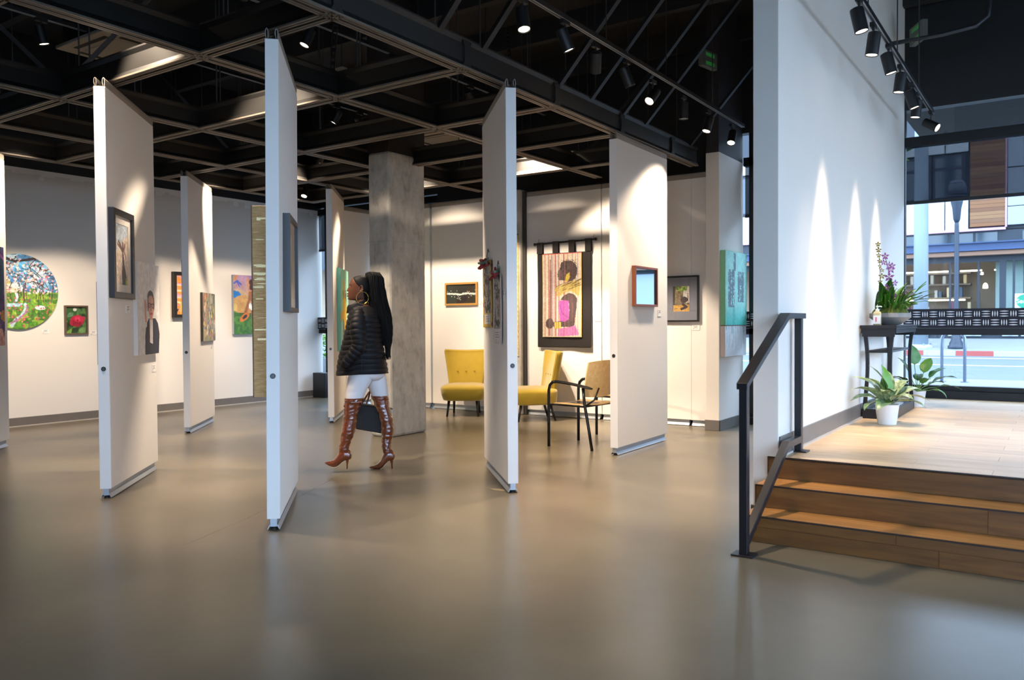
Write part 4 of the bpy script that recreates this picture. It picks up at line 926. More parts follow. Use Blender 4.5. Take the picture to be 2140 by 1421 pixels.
# turquoise drip painting on the stub wall
A = Art(105, 123, '#abeee2').grain(.05, 12); A.grad('#4fc9bd', '#abeee2', 0, .3)
for u0, u1, v0, v1 in ((.12, .42, .24, .76), (.56, .86, .32, .74), (.36, .48, .74, .98)):
    A.put((A.u > u0) & (A.u < u1) & (A.v > v0) & (A.v < v1) & (vnoise(123, 105, 2.2, int(u0 * 100)) * .35 + vnoise(1, 105, 1.2, 8) * .4 + vnoise(123, 105, 9, 3) * .3 > .36), '#6d848c')
for x in (.33, .37, .42): A.line([(x, 0), (x, .24)], .008, '#4f9a9a')
A.grain(.08, 3)
e = empty('turquoise_painting', (-3.31, 9.55, 1.67), LEFT); tag(e, 'turquoise painting with two grey blocks by the far window', 'painting')
MB().box(-.38, .38, -.06, 0, -.435, .44).build('stretched_canvas', mat('canvas_green_edge', '#8fd0a4', .7), e, bevel=.003); picture(A, .758, .872, -.0612, e)
A = Art(64, 34, '#e6ecf0').grain(.03, 9); r_ = np.random.default_rng(9)
for k in range(26):
    x = r_.uniform(.05, .95); A.line([(x, 1), (x + .01, r_.uniform(.15, .85))], .006, ['#8fb3ba', '#b9c9cf', '#5fa7a6', '#a2a9b2'][k % 4], .8)
e = empty('drip_canvas', (-3.31, 9.55, 1.046), LEFT); tag(e, 'white drip streaked canvas hanging under the turquoise painting', 'painting')
MB().box(-.38, .375, -.055, 0, -.182, .182).build('stretched_canvas', mat('canvas_pinkish', '#ecd9cf', .7), e, bevel=.003); picture(A, .75, .36, -.0562, e)
MB().box(-.382, .378, -.062, 0, .182, .189).build('wood_strip', mat('strip_wood', '#6b4a34', .6), e)
# tall gold canvas on the hidden side of P2, dark frames on the hidden sides of P1 and P6
def on_back(key, s, z):
    o, ang, side = PANELS[key]; a = R(ang); d = Vector((math.cos(a), math.sin(a), 0)); n = Vector((math.sin(a), -math.cos(a), 0)) * side
    return o + d * s - n * .08 + Vector((0, 0, z)), a + math.pi
A = Art(60, 120, '#a9803c').grain(.5, 8)
p, rz = on_back('P2', .50, 1.42)
e = empty('gold_relief', p, rz); tag(e, 'tall thick gold relief seen edge on behind the nearest panel', 'artwork')
def goldm():
    m = mat('gold_bark', '#f0cf98', .5, metal=.0, color2='#cfa468', scale=9, stretch=(2, 2, 14), bump=.5, bscale=14); return m
MB().box(-.30, .30, -.095, 0, -.61, .61).build('relief_block', goldm(), e, bevel=.004)
for k in range(18):
    z = random.uniform(-.58, .58) if k > 9 else random.uniform(.0, .5)
    MB().box(.299, .3035, -.092 + random.uniform(0, .03), -random.uniform(0, .04), z, z + random.uniform(.003, .014)).build('foil_streak', mat('bright_foil', '#e8d09a', .4, metal=.4), e)
MB().box(-.302, .302, -.1, -.095, -.612, .612).build('edge_lip', mat('edge_brown', '#6d4426', .5), e)
A = Art(8, 8, '#4a4048')
p, rz = on_back('P1', .42, 1.29); framed('framed_picture', 'black framed picture seen edge on behind the portrait panel', p, rz, .62, .62, A, '#17151a', .03, .04)
p, rz = on_back('P6', .40, 1.73); framed('framed_picture', 'thin black framed picture seen edge on behind the abstract canvas panel', p, rz, .6, .64, A, '#131316', .03, .03)
# ------------------------------------------------------------------ textiles
def cloth_strip(name, w, h, y, art, parent, wav=.006, seed=0):
    o = picture(art, w, h, y, parent, name); me = o.data; co = np.empty(len(me.vertices) * 3); me.vertices.foreach_get('co', co); co = co.reshape(-1, 3)
    co[:, 1] += wav * np.sin(co[:, 0] / w * 9 + seed) * (.3 + .7 * (.5 - co[:, 2] / h)) + wav * .6 * np.sin(co[:, 2] / h * 5 + seed)
    me.vertices.foreach_set('co', co.ravel()); me.update()
    sd = o.modifiers.new('thick', 'SOLIDIFY'); sd.thickness = .003; sd.offset = 1
    return o
t = empty('wall_textile', (-5.55, 9.40, 1.65)); tag(t, 'black bordered striped textile with a woman in profile', 'textile')
BC = mat('black_cotton', '#171214', .9, sheen=.2)
MB().tube([(-.445, -.03, .700), (.485, -.03, .716)], .013, 12).build('hanging_rod', BLACK, t, smooth=True)
for x, z in ((-.452, .70), (.492, .716)): MB().lathe([(.008, -.02), (.02, -.012), (.02, .012), (.008, .02)], 12, (x, -.03, z)).build('finial', BLACK, t)
for k, x in enumerate((-.365, -.115, .135, .385)):
    z1 = .70 + .016 * (x + .445) / .93; wd = .045
    MB().box(x - wd, x + wd, -.048, -.044, .565, z1 + .014).box(x - wd, x + wd, -.016, -.012, .565, z1 + .014).box(x - wd, x + wd, -.048, -.012, z1 + .013, z1 + .017).build('tab', BC, t)
A = Art(66, 110, '#171214').grain(.25, 6)
cloth_strip('border_cloth', .83, 1.27, -.030, A, t, .008, 1).location = (.005, 0, -.07)
A = Art(112, 206, '#e6d6c0'); r_ = np.random.default_rng(12); x = 0
while x < 1:
    wd = r_.uniform(.006, .03); A.rect(x, x + wd, 0, 1, ['#e0d3be', '#cfa792', '#c2b4aa', '#e6dccb', '#b3979f', '#d6c4a2', '#d8cbb6', '#a5a1a8', '#e6ddcc', '#b8655a', '#e0d3be'][r_.integers(11)]); x += wd
A.rect(.20, .24, .1, .8, '#8a5a52', .8).rect(.30, .315, 0, 1, '#4a4660', .8).rect(0, .02, 0, 1, '#c9a545').rect(.98, 1, 0, 1, '#c9a545')
S1, S2 = '#46373a', '#6d5156'
def T(pts): return [((x - 272) / 453, 1 - (y - 290) / 940) for x, y in pts]
A.line(T([(368, 360), (362, 700), (360, 1210)]), .016, '#8a5f58', .8)
A.poly(T([(488, 400), (520, 380), (575, 374), (625, 388), (660, 425), (676, 470), (672, 530), (650, 580), (610, 605), (575, 612), (530, 596), (495, 592), (466, 592), (457, 578), (462, 562), (446, 552), (455, 538), (443, 522), (456, 512), (448, 500), (470, 472), (482, 448), (484, 420)]), S1, .95)
A.poly(T([(475, 478), (500, 455), (545, 470), (555, 520), (540, 570), (500, 580), (470, 575), (470, 545), (460, 520)]), S2, .75).ell(*T([(490, 468)])[0], .022, .008, '#1d1517').line(T([(474, 455), (505, 448)]), .007, '#1d1517').line(T([(450, 533), (472, 534)]), .007, '#2a1c20').ell(*T([(575, 490)])[0], .030, .018, '#352a2c')
A.put((A.u > .47) & (A.u < .9) & (A.v > .70) & (A.v < .92) & (vnoise(206, 112, 1.5, 2) > .66), '#231b1e', .7)
A.poly(T([(532, 600), (548, 530), (588, 505), (590, 560), (570, 598), (545, 615)]), '#cdb640')
A.poly(T([(640, 600), (690, 545), (712, 600), (704, 740), (672, 720), (650, 640)]), '#d6cab6', .7)
A.poly(T([(408, 705), (440, 665), (520, 640), (600, 608), (690, 595), (704, 650), (692, 785), (650, 742), (590, 712), (530, 728), (480, 765), (452, 778), (432, 756), (440, 722)]), '#bfa953', .9)
for k in range(34):
    x0 = r_.uniform(430, 680); y0 = 690 - (x0 - 430) * .22 + r_.uniform(-40, 60); A.line(T([(x0, y0), (x0 + 60, y0 - 22)]), .0055, ['#5f5130', '#e6d88e', '#37301f', '#8a7434'][k % 4], .85)
A.poly(T([(478, 812), (515, 765), (580, 735), (640, 755), (672, 800), (668, 900), (650, 1010), (645, 1095), (600, 1118), (400, 1116), (398, 1060), (470, 1052), (575, 1035), (582, 930), (576, 825)]), S1, .93).line(T([(600, 770), (620, 900), (610, 1040)]), .03, S2, .6)
A.poly(T([(452, 872), (462, 822), (520, 815), (574, 825), (582, 960), (574, 1030), (535, 1058), (476, 1052), (466, 960)]), '#b04fae', .92).line(T([(470, 860), (500, 960), (560, 1010)]), .012, '#8a3c8e', .7)
A.poly(T([(455, 1132), (560, 1122), (650, 1098), (692, 1180), (690, 1205), (450, 1226)]), '#b45cab', .8)
A.ell(*T([(358, 1078)])[0], .105, .062, '#574545').ell(*T([(375, 1050)])[0], .05, .03, S2, k=.7).line(T([(325, 1060), (345, 1110)]), .01, '#2e2425').rect(*[(v - 272) / 453 for v in (415, 485)], 1 - (1135 - 290) / 940, 1 - (1060 - 290) / 940, '#d2bb4c').line(T([(440, 1060), (440, 1135)]), .005, '#8a7434').line(T([(462, 1060), (462, 1135)]), .005, '#8a7434')
for k in range(26): xx = r_.uniform(0, 1); A.rect(xx, xx + .008, 0, 1, ['#e0d3be', '#b8655a', '#3e3742', '#d8cbb6'][k % 4], .32)
A.rect(0, 1, 0, .012, '#d9c9a0').rect(0, 1, .988, 1, '#c05a50').grain(.15, 2); A.a *= .86
cloth_strip('striped_panel', .615, 1.125, -.046, A, t, .006, 1).location = (-.015, 0, -.005)
for x, z in ((-.40, .72), (.45, .735)): MB().tube([(x, -.02, z), (x + .004, -.01, z + .05)], .004, 6).build('hook', mat('brass_hook', '#c2a04f', .3, metal=.8), t)
# scrolls on P3
def scroll(label, s0, s1, z0, z1, gold, seed):
    w, h = abs(s1 - s0), z1 - z0; p, rz = on_panel('P3', (s0 + s1) / 2, (z0 + z1) / 2); e = empty('hanging_scroll', p, rz); tag(e, label, 'textile')
    A = Art(54, 120, '#c2a03c' if gold else '#dcd4cc'); A.grain(.12, 5)
    if gold:
        for k in range(14): A.ell(random.choice((.04, .96)), random.random(), .05, .03, ['#8a3a2e', '#a8803c', '#5f6a3a'][k % 3])
    A.rect(.12, .88, .22, .97, '#a8a19c')
    n_ = vnoise(120, 54, 9, seed) * .5 + vnoise(120, 54, 2.5, seed + 1) * .5
    A.put((A.u > .12) & (A.u < .88) & (A.v > .22) & (A.v < .97) & (n_ > .52), '#5d5654').put((A.u > .12) & (A.u < .88) & (A.v > .22) & (A.v < .97) & (n_ > .62), '#35302f').ell(.55, .3, .25, .05, '#2e2a2a').line([(.72, .4), (.74, .75)], .05, '#3f3a3a')
    A.rect(.14, .86, .05 if gold else .06, .2, '#e3dcd8')
    for k in range(3): A.rect(.25, .78 - .08 * k, .09 + k * .035, .098 + k * .035, '#6d6663')
    cloth_strip('printed_cloth', w, h, -.012, A, e, .004, seed)
    kn = MB()
    for k in range(9): kn.tube([(random.uniform(-.3, .3) * w, -.02, h/2 + random.uniform(-.03, .02)), (random.uniform(-.5, .5) * w, -.03 - random.uniform(0, .03), h/2 + random.uniform(-.05, .04))], random.uniform(.006, .016), 6)
    kn.build('red_rag_knot', mat('rag_red', '#8f2b35', .9), e)
    kg = MB()
    for k in range(6): kg.tube([(random.uniform(-.3, .3) * w, -.02, h/2 + random.uniform(-.02, .03)), (random.uniform(-.5, .5) * w, -.03 - random.uniform(0, .03), h/2 + random.uniform(-.07, .05))], random.uniform(.006, .014), 6)
    kg.build('green_rag_knot', mat('rag_green', '#6d8a78', .9), e)
    MB().tube([(0, -.012, h/2), (-.03 * w, -.012, h/2 + .05), (.12 * w, -.014, h/2 + .10), (.2 * w, -.012, h/2 + .07)], .003, 6).build('wire_hook', mat('wire', '#3b3936', .4, metal=.6), e)
    return e
scroll('gold edged narrow scroll with grey print on panel', .655, 1.12, 1.238, 1.80, True, 3)
scroll('pale narrow scroll with red knotted rags on panel', .16, .53, 1.11, 1.66, False, 8)
A = Art(30, 160, '#b03a6a').grain(.3, 3); A.put(A.nmask(6, .6, 1), '#8a3a8c').rect(.86, 1, 0, 1, '#d9b96a').grain(.2, 2); A.grad('#7a3a80', '#d0457c', 0, 1.); A.rect(.88, 1, 0, 1, '#d9b96a').grain(.3, 2)
e = empty('pink_textile', (-6.40, 9.30, 1.655)); tag(e, 'long pink and purple textile hanging on the rear concrete column', 'textile'); cloth_strip('printed_cloth', .345, 1.68, -.006, A, e, .002, 2)
MB().tube([(-.18, -.008, .845), (.175, -.008, .845)], .006, 8).build('hanging_rod', BLACK, e)
# ------------------------------------------------------------------ wall labels
CARD = mat('label_card', '#f4f1ee', .7); INK = mat('label_ink', '#5a5552', .8)
def wlabel(loc, rz, what, w=.085, h=.055):
    e = empty('wall_label', loc, rz); tag(e, 'small white caption card ' + what, 'label', 'gallery caption cards')
    MB().box(-w/2, w/2, -.004, 0, -h/2, h/2).build('card', CARD, e)
    mb = MB()
    for k, (a, b) in enumerate(((-.03, .03), (-.02, .015), (-.03, .03), (-.035, -.02))):
        z = h/2 - .012 - k * .011; mb.add([(a, -.0046, z), (b, -.0046, z), (b, -.0046, z + .004), (a, -.0046, z + .004)], [(0, 1, 2, 3)])
    mb.build('printed_lines', INK, e)
wlabel(onleft(5.28, 1.205), LEFT, 'below the round painting'); wlabel(onleft(5.91, 1.18), LEFT, 'right of the rose photograph')
p, rz = on_panel('P1', .44, 1.40); wlabel(p, rz, 'below the reaching hands photograph', .09, .06)
p, rz = on_panel('P1', 1.12, .90); wlabel(p, rz, 'below the robed portrait', .09, .06)
p, rz = on_panel('P3', .11, 1.48); wlabel(p, rz, 'beside the pale scroll', .06, .09)
p, rz = on_panel('P4', 1.0, 1.37); wlabel(p, rz, 'beside the reflecting picture', .09, .07)
p, rz = on_panel('P6', 1.10, 1.0); wlabel(p, rz, 'below the abstract canvas', .06, .05)
wlabel((-6.93, 9.40, 1.57), 0, 'right of the dotted black picture', .06, .045); wlabel((-5.05, 9.40, 1.32), 0, 'right of the black bordered textile', .10, .065); wlabel((-3.70, 9.40, 1.205), 0, 'below the crouching figure photograph', .10, .06)
# ------------------------------------------------------------------ yellow slipper chairs
YEL = mat('mustard_velvet', '#a98c02', .75, vary=.12, scale=6, sheen=.6, bump=.05, bscale=300); YELD = mat('mustard_button', '#a88a06', .7)
LEGB = mat('black_lacquer_leg', '#0e0d0d', .35)
def rrect(w, d, r, n=5, cx=0., cy=0.):
    out = []
    for sx, sy, a0 in ((1, 1, 0), (-1, 1, 90), (-1, -1, 180), (1, -1, 270)):
        for k in range(n + 1):
            a = R(a0 + 90 * k / n); out.append((cx + sx * (w / 2 - r) + r * math.cos(a), cy + sy * (d / 2 - r) + r * math.sin(a)))
    return out
def yellow_chair(loc, rz, label):
    c = empty('slipper_chair', loc, rz); tag(c, label, 'chair', 'mustard yellow slipper chairs')
    rings = []
    for z, w, d, cy in ((.215, .50, .50, .02), (.222, .55, .545, .015), (.24, .565, .56, .01), (.30, .60, .585, .0), (.37, .625, .60, -.005), (.405, .62, .60, -.005), (.425, .59, .57, -.0), (.437, .52, .50, .0), (.443, .40, .38, .0), (.446, .2, .2, 0)):
        rings.append([(x, y, z - .015 * (x / .3) ** 2 * (z > .4)) for x, y in rrect(w, d, min(w, d) * .22, 5, 0, cy)])
    MB().loft(rings).build('seat_cushion', YEL, c, smooth=True)
    # flared, gently wrapped backrest with rolled wings
    nz, nx = 14, 20; front, back = [], []
    for i in range(nz + 1):
        t = i / nz; z = .36 + .525 * t; hw = .235 + .075 * t ** 1.2; F, B = [], []
        for j in range(nx + 1):
            s = j / nx * 2 - 1
            ztop = z + (.016 * s * s - .012) * t ** 3
            wrap = -.085 * abs(s) ** 3 * (.35 + .65 * t); lean = .20 + .13 * t
            pil = .02 * (1 - s * s) * math.sin(math.pi * min(1, t * .9 + .1))
            th = .095 * (1 - .35 * t)
            F.append((s * hw, lean + wrap - pil, ztop)); B.append((s * hw * .98, lean + wrap * .8 + th, ztop))
        front.append(F); back.append(B)
    rings = [f + b[::-1] for f, b in zip(front, back)]
    top = [[(x * .985, y, z + .012) for x, y, z in rings[-1]]]
    mid = [(sum(p[0] for p in top[0]) / len(top[0]))]
    cap = []
    for k, p in enumerate(top[0]):
        n2 = len(top[0]); q = top[0][n2 - 1 - k]; cap.append(((p[0] + q[0]) / 2 + (p[0] - q[0]) * .25, (p[1] + q[1]) / 2 + (p[1] - q[1]) * .25, p[2] + .010))
    bk = MB().loft(rings + top + [cap]).build('backrest', YEL, c, smooth=True)
    for s in (-1, 1):   # welted wing edges
        MB().tube([(s * (.235 + .075 * (i / 10) ** 1.2) * 1.0, .20 + .13 * i / 10 - .085 * (.35 + .65 * i / 10) + .02, .38 + .50 * i / 10) for i in range(11)], .006, 6).build('welt', YELD, bk)
    for x in (-.12, 0, .12): MB().lathe([(.001, .007), (.008, .005), (.011, 0)], 10, (x, .225, .60)).build('button', YELD, bk, smooth=True)
    for o in bk.children:
        if o.name.startswith('button'): o.data.transform(Matrix.Translation((0, .225, .60)) @ Matrix.Rotation(R(90), 4, 'X') @ Matrix.Translation((0, -.225, -.60)))
    for sx in (-1, 1):
        MB().tube([(sx * .19, -.19, .23), (sx * .215, -.235, 0)], [.021, .013], 12).build('leg', LEGB, c, smooth=True)
        MB().tube([(sx * .17, .20, .23), (sx * .185, .27, 0)], [.021, .013], 12).build('leg', LEGB, c, smooth=True)
    return c
yellow_chair((-6.90, 8.93, 0), R(31), 'mustard yellow slipper chair facing the camera left of the scroll panel')
yellow_chair((-5.78, 8.93, 0), R(-43), 'mustard yellow slipper chair turned sideways under the textile')

# ------------------------------------------------------------------ plywood armchairs
PLY = wood_mat('beech_ply', '#f0cd92', '#e2b878', 'y', .35); TUB = mat('black_tube_steel', '#0d0d0f', .35, metal=.2); PADM = mat('black_arm_pad', '#131113', .4)
def wood_chair(loc, rz, label):
    c = empty('armchair', loc, rz); tag(c, label, 'chair', 'plywood armchairs with black tube frames')
    n = 12; top, bot = [], []
    for i in range(n + 1):
        y = -.25 + .47 * i / n; dz = -.03 * max(0, (-y - .14) / .11) ** 2 - .012 * math.sin(math.pi * i / n); hw = .235 - .02 * (i / n) ** 2
        top.append([(-hw + 2 * hw * j / 10, y, .465 + dz - .012 * (1 - (j / 5 - 1) ** 2)) for j in range(11)])
    rings = [[(x, y, z) for x, y, z in t] + [(x, y, z - .014) for x, y, z in t[::-1]] for t in top]
    MB().loft(rings).build('seat', PLY, c, smooth=False, angle=40)
    rings = []
    for i in range(9):
        z = .53 + .345 * i / 8; hw = .235 + .012 * math.sin(math.pi * i / 8); rec = .185 + .055 * i / 8
        f = []
        for j in range(13):
            s = j / 6 - 1; zz_ = z + (.018 * (1 - s * s) if i == 8 else 0) - (.012 * (1 - s * s) if i == 0 else 0)
            f.append((s * hw, rec - .05 * s * s + .02, zz_))
        rings.append(f + [(x, y + .013, z2) for x, y, z2 in f[::-1]])
    MB().loft(rings).build('backrest', PLY, c, angle=40)
    for s in (-1, 1):
        fr = MB().tube([(s * .262, -.265, 0), (s * .262, -.265, .3), (s * .262, -.262, .58), (s * .264, -.245, .635), (s * .266, -.21, .665), (s * .268, -.16, .672)], .016, 10).build('leg', TUB, c, smooth=True)
        rings = []
        for t in np.linspace(0, 1, 9):
            y = -.17 + .44 * t; z = .672 - .055 * t ** 1.5; w_ = .016 + .018 * t + (.006 if t > .7 else 0); h_ = .016 - .003 * t
            if t == 1: w_ *= .6; h_ *= .6
            rings.append([(s * (.268 - .01 * t) + w_ * math.cos(a), y, z + h_ * math.sin(a)) for a in np.linspace(0, 2 * math.pi, 11)[:-1]])
        MB().loft(rings).build('arm', PADM, c, smooth=True)
        MB().tube([(s * .262, .275, 0), (s * .262, .235, .22), (s * .26, .185, .46), (s * .258, .165, .62)], .0155, 10).build('leg', TUB, c, smooth=True)
        MB().tube([(s * .262, -.262, .43), (s * .24, -.2, .435), (s * .235, .17, .43), (s * .258, .19, .44)], .010, 8).build('side_bar', TUB, c, smooth=True)
        MB().tube([(s * .25, .19, .44), (s * .2, .26, .5), (s * .15, .285, .62)], .009, 8).build('back_support', TUB, c, smooth=True)
    MB().tube([(-.255, -.225, .435), (0, -.225, .425), (.255, -.225, .435)], .010, 8).build('cross_bar', TUB, c, smooth=True)
    MB().tube([(-.255, .19, .435), (.255, .19, .435)], .010, 8).build('cross_bar', TUB, c, smooth=True)
    MB().box(-.1, .1, -.2, .16, .432, .448).build('seat_plate', TUB, c)
    return c
wood_chair((-4.10, 7.335, 0), R(-96), 'plywood armchair with black tube frame nearest the camera')
wood_chair((-4.10, 8.37, 0), R(-96), 'plywood armchair mostly hidden behind the white panel')

# ------------------------------------------------------------------ console table
CT = mat('black_console', '#141318', .38, spec=.45)
ct = empty('console_table', (-1.325, 8.13, PZ)); tag(ct, 'tall narrow black console table with curved legs against white wall', 'table')
hw, hd, HT = .13, .555, .815
MB().box(-hw - .015, hw + .02, -hd - .03, hd + .03, HT - .03, HT).build('top', CT, ct, bevel=.003)
for sy in (-1, 1): MB().box(-hw, hw, sy * hd - .012, sy * hd + .012, HT - .10, HT - .03).build('apron', CT, ct)
for sx in (-1, 1): MB().box(sx * hw - .012, sx * hw + .012, -hd, hd, HT - .07, HT - .03).build('apron', CT, ct)
for sx in (-1, 1):
    for sy in (-1, 1):
        rings = []
        for t in np.linspace(0, 1, 15):
            z = .0 + (HT - .04) * t; off = .03 * math.sin(t * math.pi * 1.0) * (1 if t > .0 else 0) * (t ** .7) * 1.3 - .028 * math.sin(math.pi * max(0, (t - .75) / .25)) * 0
            off += -.0 ; x = sx * (hw - .016 - off * .9); y = sy * (hd - .016 - off * .35); s = .014 + .004 * abs(t - .5)
            rings.append([(x - s, y - s, z), (x + s, y - s, z), (x + s, y + s, z), (x - s, y + s, z)])
        MB().loft(rings).build('leg', CT, ct, angle=50)
MB().box(-hw + .04, hw - .04, -hd + .02, hd - .02, .575, .595).build('shelf', CT, ct, bevel=.002)
for sy in (-1, 1): MB().box(-hw, hw, sy * (hd - .016) - .014, sy * (hd - .016) + .014, 0, .085).build('base_rail', CT, ct)
for sx in (-1, 1): MB().box(sx * (hw - .016) - .014, sx * (hw - .016) + .014, -hd + .02, hd - .02, 0, .085).build('base_rail', CT, ct)
MB().box(-hw + .02, hw - .02, -hd + .03, hd - .03, .06, .072).build('base_shelf', mat('base_glass', '#5c6a72', .15), ct)
# soap dispenser
sb = empty('soap_dispenser', (-1.345, 7.64, PZ + HT)); tag(sb, 'clear pump soap bottle with pink label stripe in front of the bowl', 'bottle')
MB().loft([[(x, y, z) for x, y in rrect(w_, d_, .012, 4)] for z, w_, d_ in ((0, .060, .045), (.004, .064, .048), (.10, .064, .048), (.115, .058, .044), (.122, .03, .028))]).build('body', mat('soap_amber', '#d8cba0', .15, trans=.35, spec=.6), sb, smooth=True)
MB().box(-.030, .030, -.0255, -.024, .012, .085).build('label', mat('label_clear', '#dfe3e0', .4), sb)
MB().box(-.012, -.001, -.0265, -.0255, .03, .07).build('pink_stripe', mat('pink_print', '#d6537c', .5), sb)
MB().lathe([(.016, .122), (.016, .138), (.006, .140), (.006, .158), (.012, .160), (.012, .168)], 12).tube([(0, 0, .163), (.028, 0, .163), (.036, 0, .158)], .0045, 8).build('pump', mat('pump_white', '#eef0f0', .4), sb, smooth=True)
# ------------------------------------------------------------------ plants
GL = [mat('leaf_dark', '#2f5a1e', .38, vary=.3, scale=14), mat('leaf_mid', '#3f7a22', .38, vary=.25, scale=12), mat('leaf_bright', '#5d9432', .4, vary=.2, scale=12)]
VAR = mat('leaf_variegated', '#c3cfa4', .36, color2='#35602c', scale=26, stretch=(1, 2.5, 1)); VAR2 = mat('leaf_variegated_dark', '#93ad80', .36, color2='#2c5426', scale=24)
STEM = mat('green_stem', '#5b7d36', .5)
def leaf_mesh(L, W, bend, fold=.25, tip=1.0, n=9, twist=0.):
    mb = MB(); v = []; f = []
    x = z = 0.; ang = 0.
    for i in range(n + 1):
        t = i / n; w = W * (math.sin(math.pi * min(1, t ** .75)) ** .8) * (1 if t < .98 else .05) + .0015
        if i: x += L / n * math.cos(ang); z += L / n * math.sin(ang)
        ang = -bend * t ** 1.3
        for s in (-1, -.5, 0, .5, 1): v.append((x, s * w / 2, z + fold * abs(s) * w / 2 + .004 * math.sin(t * 14 + s * 3)))
    for i in range(n):
        for j in range(4): a = i * 5 + j; f.append((a, a + 5, a + 6, a + 1))
    mb.add(v, f); return mb
def leaf(parent, base, yaw, pitch, L, W, bend, m, name='leaf', stalk=0., fold=.25, roll=0.):
    if parent.name.startswith('orchid_bowl'):
        if math.cos(yaw) < -.15 and base[0] < .02: yaw = random.choice((-1, -1, 1)) * (math.pi / 2 + random.uniform(-.5, .1))
        while parent.location.x + base[0] + math.cos(pitch) * math.cos(yaw) * L * .95 < -1.45 and pitch < 1.5: pitch += .08
    o = leaf_mesh(L, W, bend, fold).build(name, m, parent, smooth=True)
    d = Vector((math.cos(pitch) * math.cos(yaw), math.cos(pitch) * math.sin(yaw), math.sin(pitch))); b = Vector(base)
    if stalk > 0:
        MB().tube([b, b + d * stalk * .6 + Vector((0, 0, stalk * .05)), b + d * stalk], .0035, 6).build('stalk', STEM, parent); b = b + d * stalk
    o.location = b; o.rotation_euler = (roll, -pitch, yaw)
    return o
def white_pot(parent, r0, r1, h):
    MB().lathe([(r0 * .96, 0), (r0, .004), (r1, h - .004), (r1 + .003, h), (r1 - .004, h), (r1 - .008, h - .02), (r0 - .008, .03)], 28).build('pot', mat('white_ceramic', '#eceef2', .35), parent, smooth=True)
    MB().lathe([(.001, h - .02), (r1 - .007, h - .022)], 20, cap0=False, cap1=False).build('soil', mat('dark_soil', '#2a2018', .9), parent)
ap = empty('potted_plant', (-1.20, 7.25, PZ)); tag(ap, 'variegated leafy plant in a white pot in front of console', 'plant'); white_pot(ap, .072, .092, .165)
random.seed(15)
# yaw is measured in room space; camera right is about 34 degrees
cr_ = R(34.3)
spec = [(180, 20, .24, .075, .9, 0), (172, 36, .25, .08, .8, 0), (150, 62, .24, .085, .7, 1), (190, 5, .22, .07, .9, 0), (205, -10, .20, .07, .8, 1), (235, -8, .17, .075, .9, 1), (95, 70, .22, .06, .4, 2), (60, 55, .21, .07, .7, 1),
        (20, 35, .22, .075, .9, 0), (5, 18, .24, .07, .9, 0), (-15, 5, .22, .075, .9, 0), (-40, -5, .20, .075, .8, 1), (-70, 15, .18, .07, 1.1, 0), (-95, 35, .16, .06, 1.2, 1), (120, 40, .2, .07, .8, 0), (-120, 30, .17, .06, 1.1, 0), (40, 10, .2, .065, .9, 1), (160, 50, .18, .06, .8, 0)]
for a, p_, L, W_, bn, k in spec:
    leaf(ap, (0, 0, .16), R(a) + cr_, R(p_ + 24), L * 1.3, W_ * 1.6, bn + .35, (VAR, VAR2, GL[2])[k], stalk=.055, roll=random.uniform(-.3, .3))
pp2 = empty('potted_plant', (-1.20, 8.89, PZ)); tag(pp2, 'plain green leafy plant in a white pot behind the console', 'plant'); white_pot(pp2, .062, .082, .155)
for a, p_, L, W_, bn, k, sk in [(100, 82, .20, .105, .2, 1, .24), (150, 68, .17, .09, .5, 0, .18), (35, 55, .20, .085, .5, 2, .20), (15, 42, .21, .07, .8, 1, .18), (0, 30, .24, .085, .9, 1, .16), (-15, 14, .22, .06, .9, 1, .17), (-35, 8, .18, .085, 1.5, 2, .10), (20, 22, .2, .06, .8, 0, .14), (190, 40, .18, .07, .9, 0, .12), (-90, 40, .17, .07, 1.0, 1, .12), (60, 40, .17, .07, 1.0, 0, .14), (130, 35, .16, .07, .9, 1, .12)]:
    leaf(pp2, (0, 0, .15), R(a) + cr_, R(p_), L * 1.05, W_ * 1.35, bn, GL[k], stalk=sk * 1.1, roll=random.uniform(-.2, .2))
# bowl garden
bg = empty('orchid_bowl', (-1.29, 7.93, PZ + HT)); tag(bg, 'grey concrete bowl of orchids, moss and grasses on the console', 'plant')
MB().lathe([(.06, 0), (.085, .004), (.165, .062), (.172, .07), (.170, .105), (.160, .108), (.155, .095), (.06, .03)], 32).build('bowl', mat('grey_bowl', '#8d8a88', .6, vary=.15, scale=9), bg, angle=35)
mo = MB(); n1, n2 = 20, 7
rings = [[(.155 * math.cos(2*math.pi*j/n1) * math.cos(k/n2*1.5), .155 * math.sin(2*math.pi*j/n1) * math.cos(k/n2*1.5), .095 + .085 * math.sin(k/n2*1.5) + .014 * mnoise.noise((j * .9, k * .9, 3))) for j in range(n1)] for k in range(n2 + 1)]
mo.loft(rings).build('moss', mat('moss_green', '#5f6b1c', .95, vary=.5, scale=30, bump=.8, bscale=60), bg, smooth=True)
random.seed(5)
for k in range(95):
    a = random.uniform(0, 2 * math.pi); rr_ = random.uniform(.02, .13); right = math.cos(a - cr_) 
    leaf(bg, (rr_ * math.cos(a), rr_ * math.sin(a), .12), a + random.uniform(-.5, .5), R(random.uniform(35, 85)), random.uniform(.14, .33), random.uniform(.010, .022), random.uniform(.4, 1.4), GL[random.choice((0, 1, 1, 0, 2))], 'grass_blade')
